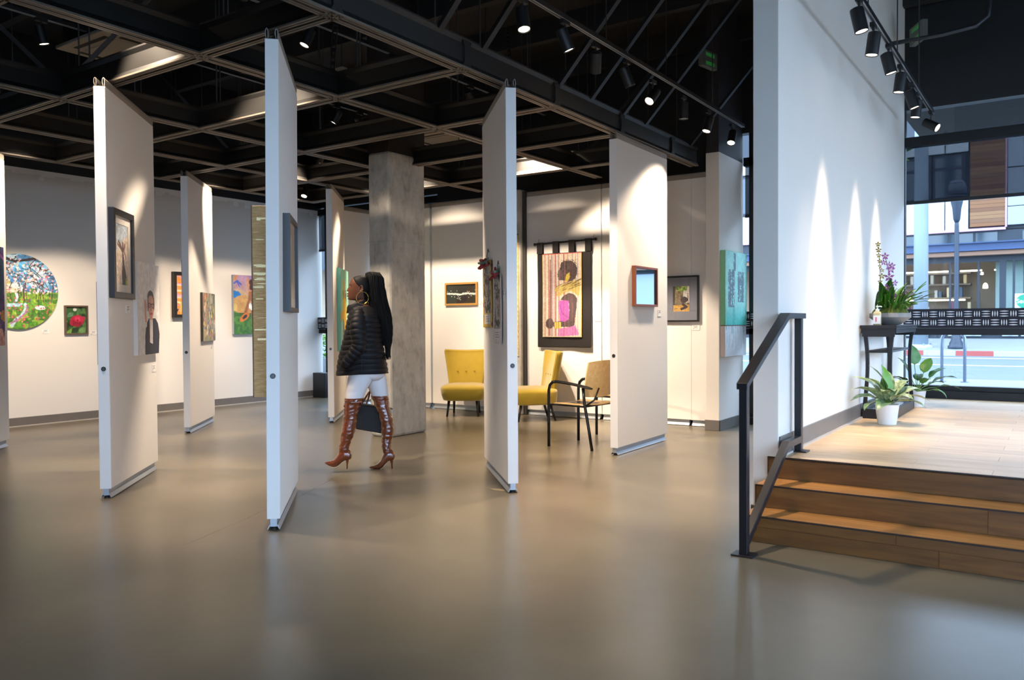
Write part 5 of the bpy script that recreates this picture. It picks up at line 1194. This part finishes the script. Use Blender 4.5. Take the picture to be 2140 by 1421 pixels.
for a, p_, L, W_, bn, k in ((150, 65, .22, .05, .4, 0), (120, 80, .2, .045, .2, 1), (70, 75, .22, .06, .3, 0), (30, 65, .2, .05, .5, 1), (-20, 50, .2, .04, .8, 0), (170, 25, .2, .035, .5, 2), (200, 55, .17, .04, .7, 1), (100, 60, .2, .05, .5, 0), (-70, 60, .15, .04, .9, 1)):
    leaf(bg, (.04 * math.cos(R(a) + cr_), .04 * math.sin(R(a) + cr_), .14), R(a) + cr_, R(p_), L * 1.35, W_ * 1.35, bn, GL[k], 'broad_leaf')
def camv(px, pz, dy=0.):
    pz = .12 + (pz - .12) * 1.42 if pz > .12 else pz
    return Vector((px * math.cos(cr_) - dy * math.sin(cr_), px * math.sin(cr_) + dy * math.cos(cr_), pz))
def flower(c, r, m, yaw, name='flower', n=5, tiltz=0.):
    mb = MB(); r = r * 1.35
    for k in range(n):
        a = 2 * math.pi * k / n + .3; d = Vector((math.cos(a), 0, math.sin(a))); s_ = Vector((-math.sin(a), 0, math.cos(a))); w = r * .26
        mb.add([d * r * .08, d * r * .5 + s_ * w + Vector((0, -.15 * r, 0)), d * r + Vector((0, -.05 * r, 0)), d * r * .5 - s_ * w + Vector((0, -.15 * r, 0)), d * r * .5 + Vector((0, -.05 * r, 0))], [(0, 1, 4), (1, 2, 4), (2, 3, 4), (3, 0, 4)])
    o = mb.build(name, m, bg); o.location = c; o.rotation_euler = (R(random.uniform(-25, 25)), 0, cr_ + yaw)
    ce = MB().lathe([(.001, 0), (r * .16, r * .06), (.001, r * .2)], 8).build('lip', mat('orchid_lip', '#d9c8a6', .6), o); ce.rotation_euler = (R(90), 0, 0)
    return o
PUR = mat('orchid_purple', '#b064a8', .55, vary=.3, scale=40); YB2 = mat('orchid_yellow', '#a8932a', .55, vary=.4, scale=60, color2='#5d4a1c'); DRK = mat('orchid_maroon', '#5f2734', .55)
MB().tube([camv(0, .12), camv(-.005, .26), camv(-.012, .36), camv(-.035, .44), camv(-.055, .475)], .003, 6).build('flower_stem', mat('purple_stem', '#5a3d4c', .5), bg)
MB().tube([camv(-.05, .12), camv(-.085, .28), camv(-.095, .42), camv(-.11, .52), camv(-.115, .56)], .003, 6).build('flower_stem', STEM, bg)
MB().tube([camv(.05, .12), camv(.08, .2), camv(.11, .25), camv(.13, .27)], .0025, 6).build('flower_stem', STEM, bg)
for x, z, r in ((-.055, .47, .028), (-.03, .41, .036), (-.005, .385, .03), (-.02, .34, .036), (.03, .30, .026), (-.045, .27, .034), (.03, .205, .038), (-.07, .43, .022), (.005, .41, .026)): flower(camv(x, z, -.02), r, PUR, random.uniform(-.6, .6))
for x, z, r in ((-.12, .545, .02), (-.115, .51, .022), (-.115, .475, .02), (-.105, .44, .018), (-.105, .405, .02), (-.085, .38, .018), (-.085, .345, .024), (-.10, .31, .018), (-.075, .27, .024)): flower(camv(x, z, -.02), r, YB2, random.uniform(-.6, .6))
for x, z, r in ((.07, .19, .026), (.085, .225, .022), (.105, .215, .022), (.13, .235, .018), (.10, .175, .018)): flower(camv(x, z, -.02), r, DRK, random.uniform(-.6, .6))
leaf(bg, camv(-.10, .15), R(150) + cr_, R(80), .22, .055, .5, GL[0], 'broad_leaf')
MB().lathe([(.02, .09), (.024, .15), (.022, .15), (.02, .1)], 12, tuple(camv(-.115, 0, -.04))).build('nursery_pot', mat('green_plastic', '#4a5f58', .5), bg, smooth=True)
# ------------------------------------------------------------------ walking woman
PX0, PY0 = -5.024, 5.062
PS = 6.98 / 1690.0
def X(px, y=0.): return (px - 1070.0) * (6.98 + y) / 1690.0 + 310.0 * PS
def Z(py, y=0.): return 1.27 - (py - 675.5) * (6.98 + y) / 1690.0
wm = empty('person', (PX0, PY0, 0), R(34.3)); tag(wm, 'person in black quilted jacket, white trousers and thigh high brown boots walking left', 'person')
SKIN = mat('deep_brown_skin', '#5a3523', .42, vary=.12, scale=18, spec=.45)
HAIRM = mat('black_hair', '#070606', .62, vary=.3, scale=60, stretch=(8, 8, .6), spec=.22)
PUFF = mat('black_nylon', '#0f0e13', .58, spec=.3, bump=.12, bscale=90)
DENIM = mat('white_denim', '#e9e8ec', .8, bump=.08, bscale=300)
PATENT = mat('brown_patent', '#7a371b', .16, spec=.7, coat=1.0, vary=.18, scale=10)
GOLD = mat('gold_metal', '#d9a94a', .2, metal=1.0)
def interp(tab, z):
    if z <= tab[0][0]: return tab[0][1:]
    for a, b in zip(tab[:-1], tab[1:]):
        if z <= b[0]:
            t = (z - a[0]) / (b[0] - a[0]); t = t * t * (3 - 2 * t) * .5 + t * .5
            return tuple(p + (q - p) * t for p, q in zip(a[1:], b[1:]))
    return tab[-1][1:]
# --- head, neck and torso: one continuous stack of rings (z, front x, back x, half width)
HT_ = [(Z(768), X(745), X(792), .10), (Z(740), X(738), X(792), .115), (Z(700), X(736), X(790), .13), (Z(665), X(740), X(788), .14), (Z(648), X(743), X(784), .11), (Z(640), X(745), X(780), .075), (Z(633), X(747), X(774), .056),
       (Z(628), X(747.5), X(771.5), .050), (Z(625.2), X(746), X(771.5), .049), (Z(624.4), X(734.5), X(772), .047), (Z(622.6), X(731.6), X(772.5), .051), (Z(619), X(731.0), X(773), .056), (Z(615), X(731), X(774), .060), (Z(609), X(731.6), X(776), .0655),
       (Z(603), X(732.4), X(778), .0690), (Z(597), X(733.0), X(779), .0715), (Z(591), X(734.2), X(779.5), .0725), (Z(586), X(736.2), X(778.5), .0710), (Z(581), X(739.5), X(776.5), .066), (Z(577), X(744), X(773.5), .056), (Z(574.5), X(750), X(769), .040), (Z(573.2), X(757), X(763.5), .014)]
HT_.sort()
def smooth_tab(z):
    if z < Z(621.5): return interp(HT_, z)
    acc = [0, 0, 0]; tot = 0
    for dz, k in ((-.010, 1), (-.006, 2), (-.003, 3), (0, 3), (.003, 3), (.006, 2), (.010, 1)):
        zq = z + dz * min(1, (z - Z(622)) / .012) * min(1, max(.0, (Z(573.2) - z) / .012)); v = interp(HT_, zq); tot += k
        acc = [p + k * q for p, q in zip(acc, v)]
    return [p / tot for p in acc]
def head_ring(z, n=56):
    f, b, w = smooth_tab(z); out = []
    for j in range(n):
        a = 2 * math.pi * j / n; c, s = math.cos(a), math.sin(a)       # c=-1 is the face side
        cx = f + (b - f) * .56; ex = (cx - f) if c < 0 else (b - cx)
        p = 2.25 if c < 0 else 2.0
        k = (abs(c) ** p + abs(s) ** p) ** (-1 / p)
        x, y = cx + ex * c * k, w * s * k
        if c < -.2 and z > Z(626):
            ny = math.exp(-(y / .0105) ** 2)
            def bump(zc, sg, amp, wy): return amp * math.exp(-((z - zc) / sg) ** 2) * math.exp(-(y / wy) ** 2)
            # nose rises gradually from the bridge to the tip
            if Z(607.5) < z < Z(593.5):
                t = (Z(593.5) - z) / (Z(593.5) - Z(604.5)); t = min(1, t); fall = 1 if z > Z(604.8) else max(0, 1 - (Z(604.8) - z) / (Z(604.8) - Z(607.5)))
                x -= .0180 * t ** 1.0 * fall * math.exp(-(y / (.0085 + .011 * t)) ** 2)
            x -= bump(Z(611.0), .0055, .0110, .024) + bump(Z(615.8), .0055, .0105, .022)
            x += bump(Z(613.4), .0016, .0028, .022)
            x -= bump(Z(621.6), .0075, .0050, .020) + bump(Z(590.5), .006, .0030, .045)
            for sy in (-1, 1): x += .0075 * math.exp(-((z - Z(596)) / .008) ** 2) * math.exp(-((y - sy * .033) / .016) ** 2)
            for sy in (-1, 1): x -= .003 * math.exp(-((z - Z(604)) / .012) ** 2) * math.exp(-((y - sy * .045) / .02) ** 2)
        out.append((x, y, z))
    return out
zl = list(np.linspace(Z(768), Z(642), 14)) + list(np.linspace(Z(640), Z(626.4), 9)) + [Z(625.4), Z(624.9), Z(624.2)] + list(np.linspace(Z(623.6), Z(576), 62)) + [Z(575), Z(574.2), Z(573.6), Z(573.2)]
hr_ = [head_ring(z) for z in zl]
bm_ = MB().loft(hr_)
# far arm and gripping hand
bm_.tube([(X(754), .16, Z(655)), (X(762), .225, Z(712)), (X(771), .20, Z(776)), (X(774), .185, Z(792))], [.045, .038, .028, .024], 14)
bm_.tube([(X(774), .185, Z(790)), (X(775), .183, Z(800)), (X(775), .18, Z(809))], [(.030, .016), (.040, .017), (.036, .014)], 14)
for k, (dx, L) in enumerate(((-.030, .026), (-.010, .030), (.010, .029), (.029, .023))):
    b0 = Vector((X(775) + dx, .184, Z(808)))
    bm_.tube([b0, b0 + Vector((0, .010, -L)), b0 + Vector((0, -.006, -L - .016)), b0 + Vector((0, -.024, -L - .006)), b0 + Vector((0, -.028, -L + .010))], [.0088, .0086, .0082, .0078, .0062], 8)
bm_.tube([(X(775) - .034, .182, Z(797)), (X(775) - .046, .168, Z(804)), (X(775) - .038, .152, Z(811)), (X(775) - .024, .146, Z(814))], [.012, .0105, .009, .007], 8)
body = bm_.build('body', SKIN, wm, smooth=True)
# ears
for sy in (-1, 1):
    er = MB(); c0 = Vector((X(762), sy * .0705, Z(602.5))); rings = []
    for t in np.linspace(0, 2 * math.pi, 19)[:-1]:
        r0 = .022 + .007 * math.sin(t) + .002 * math.cos(2 * t); p = c0 + Vector((.016 * math.cos(t) + .002 * math.sin(t), sy * (.006 + .006 * math.cos(t)), r0 * 1.12 * math.sin(t)))
        rings.append(p)
    er.tube(rings + [rings[0]], .0042, 8)
    er.add([c0 + Vector((0, sy * .002, 0))] + [tuple(p) for p in rings], [(0, i + 1, (i + 1) % 18 + 1) for i in range(18)])
    er.build('ear', SKIN, body, smooth=True)
# eyes, brows, lips
for sy in (-1, 1):
    ec = Vector((X(736.0) + .0125, sy * .0345, Z(596.2)))
    eb = MB().lathe([(.0005 + .0115 * math.sin(t), -.0115 * math.cos(t)) for t in np.linspace(0, math.pi, 9)], 14, tuple(ec), False, False).build('eye', mat('eye_white', '#a59a90', .3), body, smooth=True)
    MB().lathe([(.0005, 0), (.0066, .0016)], 12).build('iris', mat('eye_dark', '#150c08', .15), eb).matrix_local = Matrix.Translation(ec + Vector((-.0108, sy * .001, .0))) @ Matrix.Rotation(R(90), 4, 'Y')
    MB().tube([ec + Vector((-.0095, -sy * .014, .002)), ec + Vector((-.0125, 0, .0062)), ec + Vector((-.0075, sy * .012, .0045)), ec + Vector((.001, sy * .018, .001))], .0022, 6).build('eyelid', mat('lash_dark', '#1b100b', .5), body)
    MB().tube([ec + Vector((-.0135, -sy * .014, .013)), ec + Vector((-.0145, 0, .0185)), ec + Vector((-.0085, sy * .014, .0185)), ec + Vector((.002, sy * .023, .012))], [.0020, .0027, .0022, .001], 6).build('eyebrow', mat('brow_dark', '#160e0b', .6), body)
LIP = mat('lip_brown', '#5d2c27', .35)
for zc, r_l, fx in ((Z(611.5), .0052, X(729.3)), (Z(615.6), .0058, X(729.6))):
    MB().tube([(fx + .012 * (s * s), s * .023, zc + (.0006 if r_l < .0045 else 0) * (1 - s * s)) for s in np.linspace(-1, 1, 9)], [.0012 if abs(s) > .9 else r_l * (1 - .45 * s * s) for s in np.linspace(-1, 1, 9)], 8).build('lip', LIP, body, smooth=True)
# hair: slicked cap over the skull
hl = [(Z(640), X(768)), (Z(620), X(767)), (Z(608), X(766)), (Z(600), X(763)), (Z(596), X(757)), (Z(590), X(751.5)), (Z(583), X(747)), (Z(577), X(743.5)), (Z(573), X(735))]
def hairline(z): return interp(sorted(hl), z)[0]
hb = MB(); nr_ = 56; idx = {}
zi = [i for i, z in enumerate(zl) if z > Z(630)]
ctr = Vector((X(758), 0, Z(598)))
for i in zi[:-1]:
    for j in range(nr_):
        q = [hr_[i][j], hr_[i][(j + 1) % nr_], hr_[i + 1][(j + 1) % nr_], hr_[i + 1][j]]
        if any(p[0] > hairline(p[2]) for p in q):
            k = []; q = [(max(p[0], hairline(p[2])), p[1], p[2]) for p in q]
            for p in q:
                key = tuple(round(c, 5) for c in p)
                if key not in idx:
                    d = (Vector(p) - ctr).normalized(); idx[key] = len(hb.v); hb.v.append(tuple(Vector(p) + d * .0045))
                k.append(idx[key])
            hb.f.append(tuple(k))
o = hb.build('hair', HAIRM, wm, smooth=True); sd = o.modifiers.new('thick', 'SOLIDIFY'); sd.thickness = .004
# high ponytail
PT = [((774, 578), .022, .022), ((777, 571), .036, .034), ((783, 570.5), .058, .046), ((787, 580), .066, .056), ((788, 592), .069, .060), ((789.5, 605), .072, .062), ((792, 625), .076, .064), ((797, 645), .076, .062), ((801.5, 663), .073, .058), ((805, 680), .067, .052), ((809, 697), .052, .044), ((812.5, 712), .034, .034), ((813, 726), .020, .022), ((813, 738), .006, .008)]
rings = []
for k, ((px, py), ax, ay) in enumerate(PT):
    ring = []
    for j in range(36):
        a = 2 * math.pi * j / 36; w_ = 1 + .07 * mnoise.noise((math.cos(a) * 3, math.sin(a) * 3, k * .35)) + .05 * math.sin(a * 9 + k * .3)
        ring.append((X(px) + ax * math.cos(a) * w_, .012 + ay * math.sin(a) * w_, Z(py) + (.018 * math.cos(a) if k < 3 else 0)))
    rings.append(ring)
pt_ = MB().loft(rings); random.seed(11)
for k in range(330):
    a = random.uniform(0, 2 * math.pi); rr_ = random.uniform(.84, 1.13); pts = []; last = random.choice((11, 12, 13, 13))
    ph = random.uniform(0, 6)
    for i in range(0, last + 1):
        (px, py), ax, ay = PT[i]; f_ = rr_ * (1 + .07 * math.sin(i * 1.3 + ph)) + random.uniform(-.03, .03); ax2 = max(ax, .018 if i > 10 else 0); ay2 = max(ay, .016 if i > 10 else 0)
        pts.append((X(px) + ax2 * f_ * math.cos(a), .012 + ay2 * f_ * math.sin(a), Z(py) - random.uniform(0, .004) + (ax * .35 * abs(math.sin(a)) * rr_ if 0 < i < 4 else 0)))
    if last == 13: pts.append((pts[-1][0] + random.uniform(-.012, .012), pts[-1][1] + random.uniform(-.01, .01), pts[-1][2] - random.uniform(.01, .05)))
    pt_.tube(pts, [.0022] * (len(pts) - 1) + [.0006], 4)
pt_.build('ponytail', HAIRM, wm, smooth=True)
MB().lathe([(.024, -.006), (.028, 0), (.024, .006)], 16, (X(774), .004, Z(577))).build('hair_tie', BLACK, wm, smooth=True)
# hoop earrings
for sy in (-1, 1):
    MB().tube([(X(760.8, -.08) + .050 * math.cos(t), sy * .080 + .010 * math.cos(t), Z(620.5) + .0535 * math.sin(t)) for t in np.linspace(0, 2 * math.pi, 41)], .0016, 6).build('hoop_earring', GOLD, wm, smooth=True)
# --- quilted jacket
JT = sorted([(Z(637), X(743), X(783), .085), (Z(643), X(738), X(789), .115), (Z(650), X(734), X(794), .155), (Z(660), X(731.5), X(798), .190), (Z(680), X(727.5), X(801), .195), (Z(700), X(722.5), X(802), .188), (Z(720), X(717.5), X(803.5), .180), (Z(740), X(712), X(806), .178), (Z(760), X(708), X(810), .184), (Z(779), X(705.5), X(813.5), .192)])
rings = []; nz = 150; n = 72; zt, zb_ = Z(637), Z(778)
for i in range(nz + 1):
    z = zb_ + (zt - zb_) * i / nz; f, b, w = interp(JT, z); ring = []
    for j in range(n):
        a = 2 * math.pi * j / n; c, s = math.cos(a), math.sin(a); cx = (f + b) / 2; hx = (b - f) / 2; p = 2.3
        k = (abs(c) ** p + abs(s) ** p) ** (-1 / p)
        front = max(0, -c); zz_ = z + .05 * front * abs(s) - .012 * math.sin(a * 1.0) * 0
        q = abs(math.sin(math.pi * zz_ / .043)) ** .55; bul = (.009 * q - .005) * (1 - .75 * (abs(c) > .97 and c < 0))
        bul += .003 * mnoise.noise((c * 3, s * 3, z * 18))
        hem = -.018 * max(0, -c) * max(0, 1 - (z - zb_) / .06)
        ring.append((cx + (hx + bul) * c * k, (w + bul) * s * k, z + hem))
    rings.append(ring)
jk = MB().loft(rings, True, True)
def sleeve(path):
    # path: (px, y, py, r); dense quilted tube
    P = [Vector((X(a, y), y, Z(b, y))) for a, y, b, r in path]; RR = [r for *_, r in path]; dense, rad = [], []; acc = 0
    def cat(p0, p1, p2, p3, t): return .5 * ((2 * p1) + (-p0 + p2) * t + (2 * p0 - 5 * p1 + 4 * p2 - p3) * t * t + (-p0 + 3 * p1 - 3 * p2 + p3) * t ** 3)
    for i in range(len(P) - 1):
        for k in range(14):
            t = k / 14; q = cat(P[max(i-1, 0)], P[i], P[i+1], P[min(i+2, len(P)-1)], t)
            if dense: acc += (q - dense[-1]).length
            dense.append(q); rad.append((RR[i] + (RR[i+1] - RR[i]) * t) + .009 * abs(math.sin(math.pi * acc / .042)) ** .55 - .005)
    jk.tube(dense, rad, 24)
sleeve([(757, -.085, 648, .030), (754, -.13, 653, .048), (752, -.17, 663, .060), (751, -.197, 677, .066), (751, -.208, 690, .066), (753, -.215, 707, .063), (752, -.215, 721, .059), (744, -.212, 734, .054), (734, -.205, 747, .047), (726, -.19, 757, .043), (721, -.165, 763, .036)])
sleeve([(757, .085, 648, .030), (755, .13, 653, .048), (754, .17, 663, .060), (756, .197, 678, .066), (759, .215, 700, .062), (763, .222, 722, .055), (768, .210, 752, .046), (771, .198, 776, .040)])
# stand collar
for ro, zt_, zb2 in ((1.0, 0, 0),):
    rings = []
    for t, k in ((0, 1.06), (.15, 1.10), (.5, 1.06), (.85, 1.04), (1, .98)):
        ring = []
        for j in range(40):
            a = 2 * math.pi * j / 40; c, s = math.cos(a), math.sin(a)
            zc = Z(650) + (Z(630) - Z(650)) * t + .026 * c * (.4 + .6 * t); ring.append((X(750.5) + .087 * c * k, .078 * s * k, zc + .003 * math.sin(a * 7)))
        rings.append(ring)
    inner = [[(X(750.5) + (x - X(750.5)) * .86, y * .86, z) for x, y, z in r] for r in rings[::-1]]
    jk.loft(rings + inner, False, False)
jacket = jk.build('jacket', PUFF, wm, smooth=True)
# snaps at the collar front and side seams
for py in (640, 646): MB().lathe([(.0055, 0), (.0055, .003)], 10).build('snap', BLACK, jacket).matrix_local = Matrix.Translation((X(730.2), -.02, Z(py))) @ Matrix.Rotation(R(-90), 4, 'Y')
MB().tube([(X(766), -.196, Z(712)), (X(766), -.188, Z(735)), (X(766.5), -.190, Z(758)), (X(766.5), -.199, Z(778))], .0022, 6).build('side_seam', BLACK, jacket)
# --- trousers
def leg_rings(path, n=36, wob=.0, seed=0., steps=6):
    out = []
    tab = [(i, X(px, y), y, Z(py, y), rx, ry) for i, (px, y, py, rx, ry) in enumerate(path)]
    m_ = (len(path) - 1) * steps
    for k in range(m_ + 1):
        t = k / steps; i = min(int(t), len(path) - 2); u_ = t - i
        def cr1(vals):
            p0, p1, p2, p3 = vals[max(i-1, 0)], vals[i], vals[i+1], vals[min(i+2, len(vals)-1)]
            return .5 * ((2*p1) + (-p0 + p2)*u_ + (2*p0 - 5*p1 + 4*p2 - p3)*u_*u_ + (-p0 + 3*p1 - 3*p2 + p3)*u_**3)
        x, y, z, rx, ry = (cr1([q[c] for q in tab]) for c in (1, 2, 3, 4, 5)); ring = []
        for j in range(n):
            a = 2 * math.pi * j / n; w_ = 0
            if wob: w_ = wob * mnoise.noise((math.cos(a) * 1.3 + seed, math.sin(a) * 1.3, z * 34)) + wob * .6 * mnoise.noise((math.cos(a) * 2.5, math.sin(a) * 2.5 + seed, z * 70))
            ring.append((x + (rx + w_) * math.cos(a), y + (ry + w_) * math.sin(a), z))
        out.append(ring)
    return out
tr = MB()
tr.loft(leg_rings([(769, 0, 745, .140, .14), (769, 0, 760, .150, .15), (768.5, 0, 776, .157, .162), (768, 0, 786, .148, .150), (767, 0, 793, .11, .11)], 44))
tr.loft(leg_rings([(762, -.075, 772, .112, .095), (756, -.08, 788, .108, .096), (750, -.085, 804, .094, .090), (745, -.088, 818, .083, .084), (742, -.09, 830, .0765, .079), (740.5, -.09, 838, .073, .075)], 40, .0025, 1.))
tr.loft(leg_rings([(778, .075, 772, .110, .095), (785, .078, 788, .100, .095), (790, .08, 803, .088, .088), (793.5, .082, 815, .079, .082), (796, .083, 826, .073, .077)], 40, .0025, 5.))
tr.build('trousers', DENIM, wm, smooth=True)
# --- boots
def zx(v): return 670 + v / 7.106
def zy(v): return 800 + v / 7.106
def boot(y0, legp, footp, heel, seed, flip):
    e = MB(); path = [(zx(a), y0, zy(b), w / 2 / 7.106 * PS * 1.0, w / 2 / 7.106 * PS * (1.02 if b < 700 else 1.0)) for a, b, w in legp]
    rings = leg_rings(path, 44, .0046, seed, 12)
    rings = [[(X(path[0][0], y0) + (x - X(path[0][0], y0)) * 1.06, y0 + (y - y0) * 1.07, z) for x, y, z in r] if i < 10 else r for i, r in enumerate(rings)]
    rings.reverse(); e.loft(rings, True, False)
    inner = [[(x + (X(zx(legp[0][0]), y0) - x) * .05, y + (y0 - y) * .05, z) for x, y, z in rings[-1]], [(x + (X(zx(legp[0][0]), y0) - x) * .08, y + (y0 - y) * .08, z - .03) for x, y, z in rings[-1]]]
    e.loft([rings[-1]] + inner, False, False)
    fr = []
    for a, top, bot, hw_ in footp:
        zt_, zb2 = Z(zy(top), y0), Z(zy(bot), y0); zc, hh = (zt_ + zb2) / 2, (zt_ - zb2) / 2; ring = []
        for j in range(24):
            t = 2 * math.pi * j / 24; c, s = math.cos(t), math.sin(t); p = 2.5 if s < 0 else 1.9; k = (abs(c) ** p + abs(s) ** p) ** (-1 / p)
            ring.append((X(zx(a), y0) + .001 * s, y0 + hw_ * c * k, zc + hh * s * k))
        fr.append(ring)
    # refine foot rings
    ff = []
    for i in range(len(fr) - 1):
        for k in range(4):
            t = k / 4; ff.append([tuple(p + (q - p) * t for p, q in zip(u_, v_)) for u_, v_ in zip(fr[i], fr[i+1])])
    ff.append(fr[-1]); e.loft(ff)
    b = e.build('boot', PATENT, wm, smooth=True)
    (ha, hb_), (hc, hd_) = heel
    MB().tube([(X(zx(ha), y0), y0, Z(zy(hb_ - 40), y0)), (X(zx(ha), y0), y0, Z(zy(hb_), y0)), (X(zx((ha + hc) / 2), y0), y0, Z(zy((hb_ + hd_) / 2), y0)), (X(zx(hc), y0), y0, Z(zy(hd_), y0))], [.022, .014, .0068, .0052], 12).build('stiletto_heel', PATENT, b, smooth=True)
    sp = [(a, bot) for a, top, bot, hw_ in footp if True][1:]
    sole = MB().loft([[(X(zx(a), y0), y0 + s * min(hw_ * .9, .034), Z(zy(bot), y0) + dz) for s, dz in ((-1, .002), (1, .002), (1, -.003), (-1, -.003))] for a, top, bot, hw_ in footp[3:-1]]).build('sole', mat('boot_sole', '#c9b49c', .6), b)
    MB().tube([(X(zx(legp[0][0]), y0) + (legp[0][2] / 2 / 7.106 * PS + .001) * .98, y0 - .01, Z(zy(legp[0][1]), y0)), (X(zx(legp[3][0]), y0) + (legp[3][2] / 2 / 7.106 * PS) * .96, y0 - .012, Z(zy(legp[3][1]), y0))], .0012, 5).build('back_seam', PATENT, b)
    return b
boot(-.09, [(508, 212, 268), (488, 270, 250), (470, 335, 232), (456, 450, 205), (442, 560, 198), (421, 690, 200), (398, 775, 188), (376, 860, 160), (356, 935, 150), (352, 985, 148), (356, 1030, 128), (366, 1075, 90)],
     [(461, 1060, 1110, .012), (446, 1015, 1132, .030), (410, 970, 1142, .039), (365, 955, 1148, .043), (320, 970, 1178, .042), (280, 1012, 1213, .040), (238, 1085, 1240, .039), (190, 1140, 1245, .035), (140, 1160, 1233, .026), (100, 1168, 1214, .015), (64, 1176, 1188, .003)],
     ((397, 1135), (391, 1277)), 2.0, 1)
boot(.085, [(888, 178, 256), (908, 255, 236), (930, 350, 218), (974, 480, 202), (998, 600, 192), (1004, 680, 190), (1000, 775, 172), (988, 850, 154), (984, 940, 148), (990, 995, 148), (1000, 1040, 128), (1012, 1085, 90)],
     [(1108, 1070, 1112, .012), (1094, 1020, 1140, .030), (1056, 980, 1152, .039), (1012, 970, 1160, .043), (968, 1000, 1205, .042), (930, 1065, 1252, .040), (892, 1150, 1277, .039), (846, 1200, 1281, .035), (800, 1226, 1279, .026), (762, 1238, 1270, .015), (724, 1249, 1258, .003)],
     ((1060, 1150), (1067, 1300)), 7.0, 1)
# --- handbag held on the far side
hbg = empty('handbag', (PX0, PY0, 0), R(34.3)); tag(hbg, 'black leather handbag with brown strap held behind the legs', 'handbag')
BAGM = mat('black_leather', '#101014', .5, bump=.2, bscale=220)
yb = .255; P4_ = [(X(753.5, yb), Z(841, yb)), (X(822, yb), Z(853, yb)), (X(806, yb), Z(905, yb)), (X(745, yb), Z(894, yb))]
def quad(y, ins): 
    cx = sum(p[0] for p in P4_) / 4; cz = sum(p[1] for p in P4_) / 4
    pts = []
    for i in range(4):
        (x0, z0), (x1, z1) = P4_[i], P4_[(i + 1) % 4]
        for t in (.04, .2, .4, .6, .8, .96): pts.append((cx + (x0 + (x1 - x0) * t - cx) * ins, y, cz + (z0 + (z1 - z0) * t - cz) * ins))
    return pts
MB().loft([quad(yb - .062, .93), quad(yb - .055, .985), quad(yb, 1.0), quad(yb + .055, .985), quad(yb + .062, .93)]).build('bag_body', BAGM, hbg, smooth=False, angle=35)
BR = mat('brown_strap', '#7a3d22', .45)
MB().tube([(X(757, yb), yb, Z(842, yb)), (X(768, yb), yb - .01, Z(826, yb)), (X(775, yb), yb - .018, Z(815, yb)), (X(784, yb), yb - .01, Z(826, yb)), (X(800, yb), yb, Z(848, yb))], [(.008, .004)] * 5, 8).build('strap', BR, hbg)
MB().tube([(X(770, yb), yb - .065, Z(842, yb)), (X(774, yb), yb - .05, Z(828, yb)), (X(776, yb), yb - .02, Z(815, yb))], [(.008, .004)] * 3, 8).build('strap', BR, hbg)
for x_, y_ in ((757, 845), (800, 851)): MB().tube([(X(x_, yb) + .008 * math.cos(t), yb, Z(y_, yb) + .010 * math.sin(t)) for t in np.linspace(0, 2 * math.pi, 13)], .002, 6).build('ring', GOLD, hbg)
MB().bar((X(752.5, yb), yb - .064, Z(846, yb)), (X(747.5, yb), yb - .064, Z(870, yb)), .006, .004).build('gold_trim', GOLD, hbg)
MB().add([(X(816, yb), yb - .066, Z(853, yb)), (X(825, yb), yb - .066, Z(853.5, yb)), (X(821, yb), yb - .066, Z(866, yb)), (X(816, yb), yb - .05, Z(868, yb))], [(0, 1, 2, 3)]).build('silver_corner', mat('silver_tag', '#cfd8d6', .3, metal=.3), hbg)
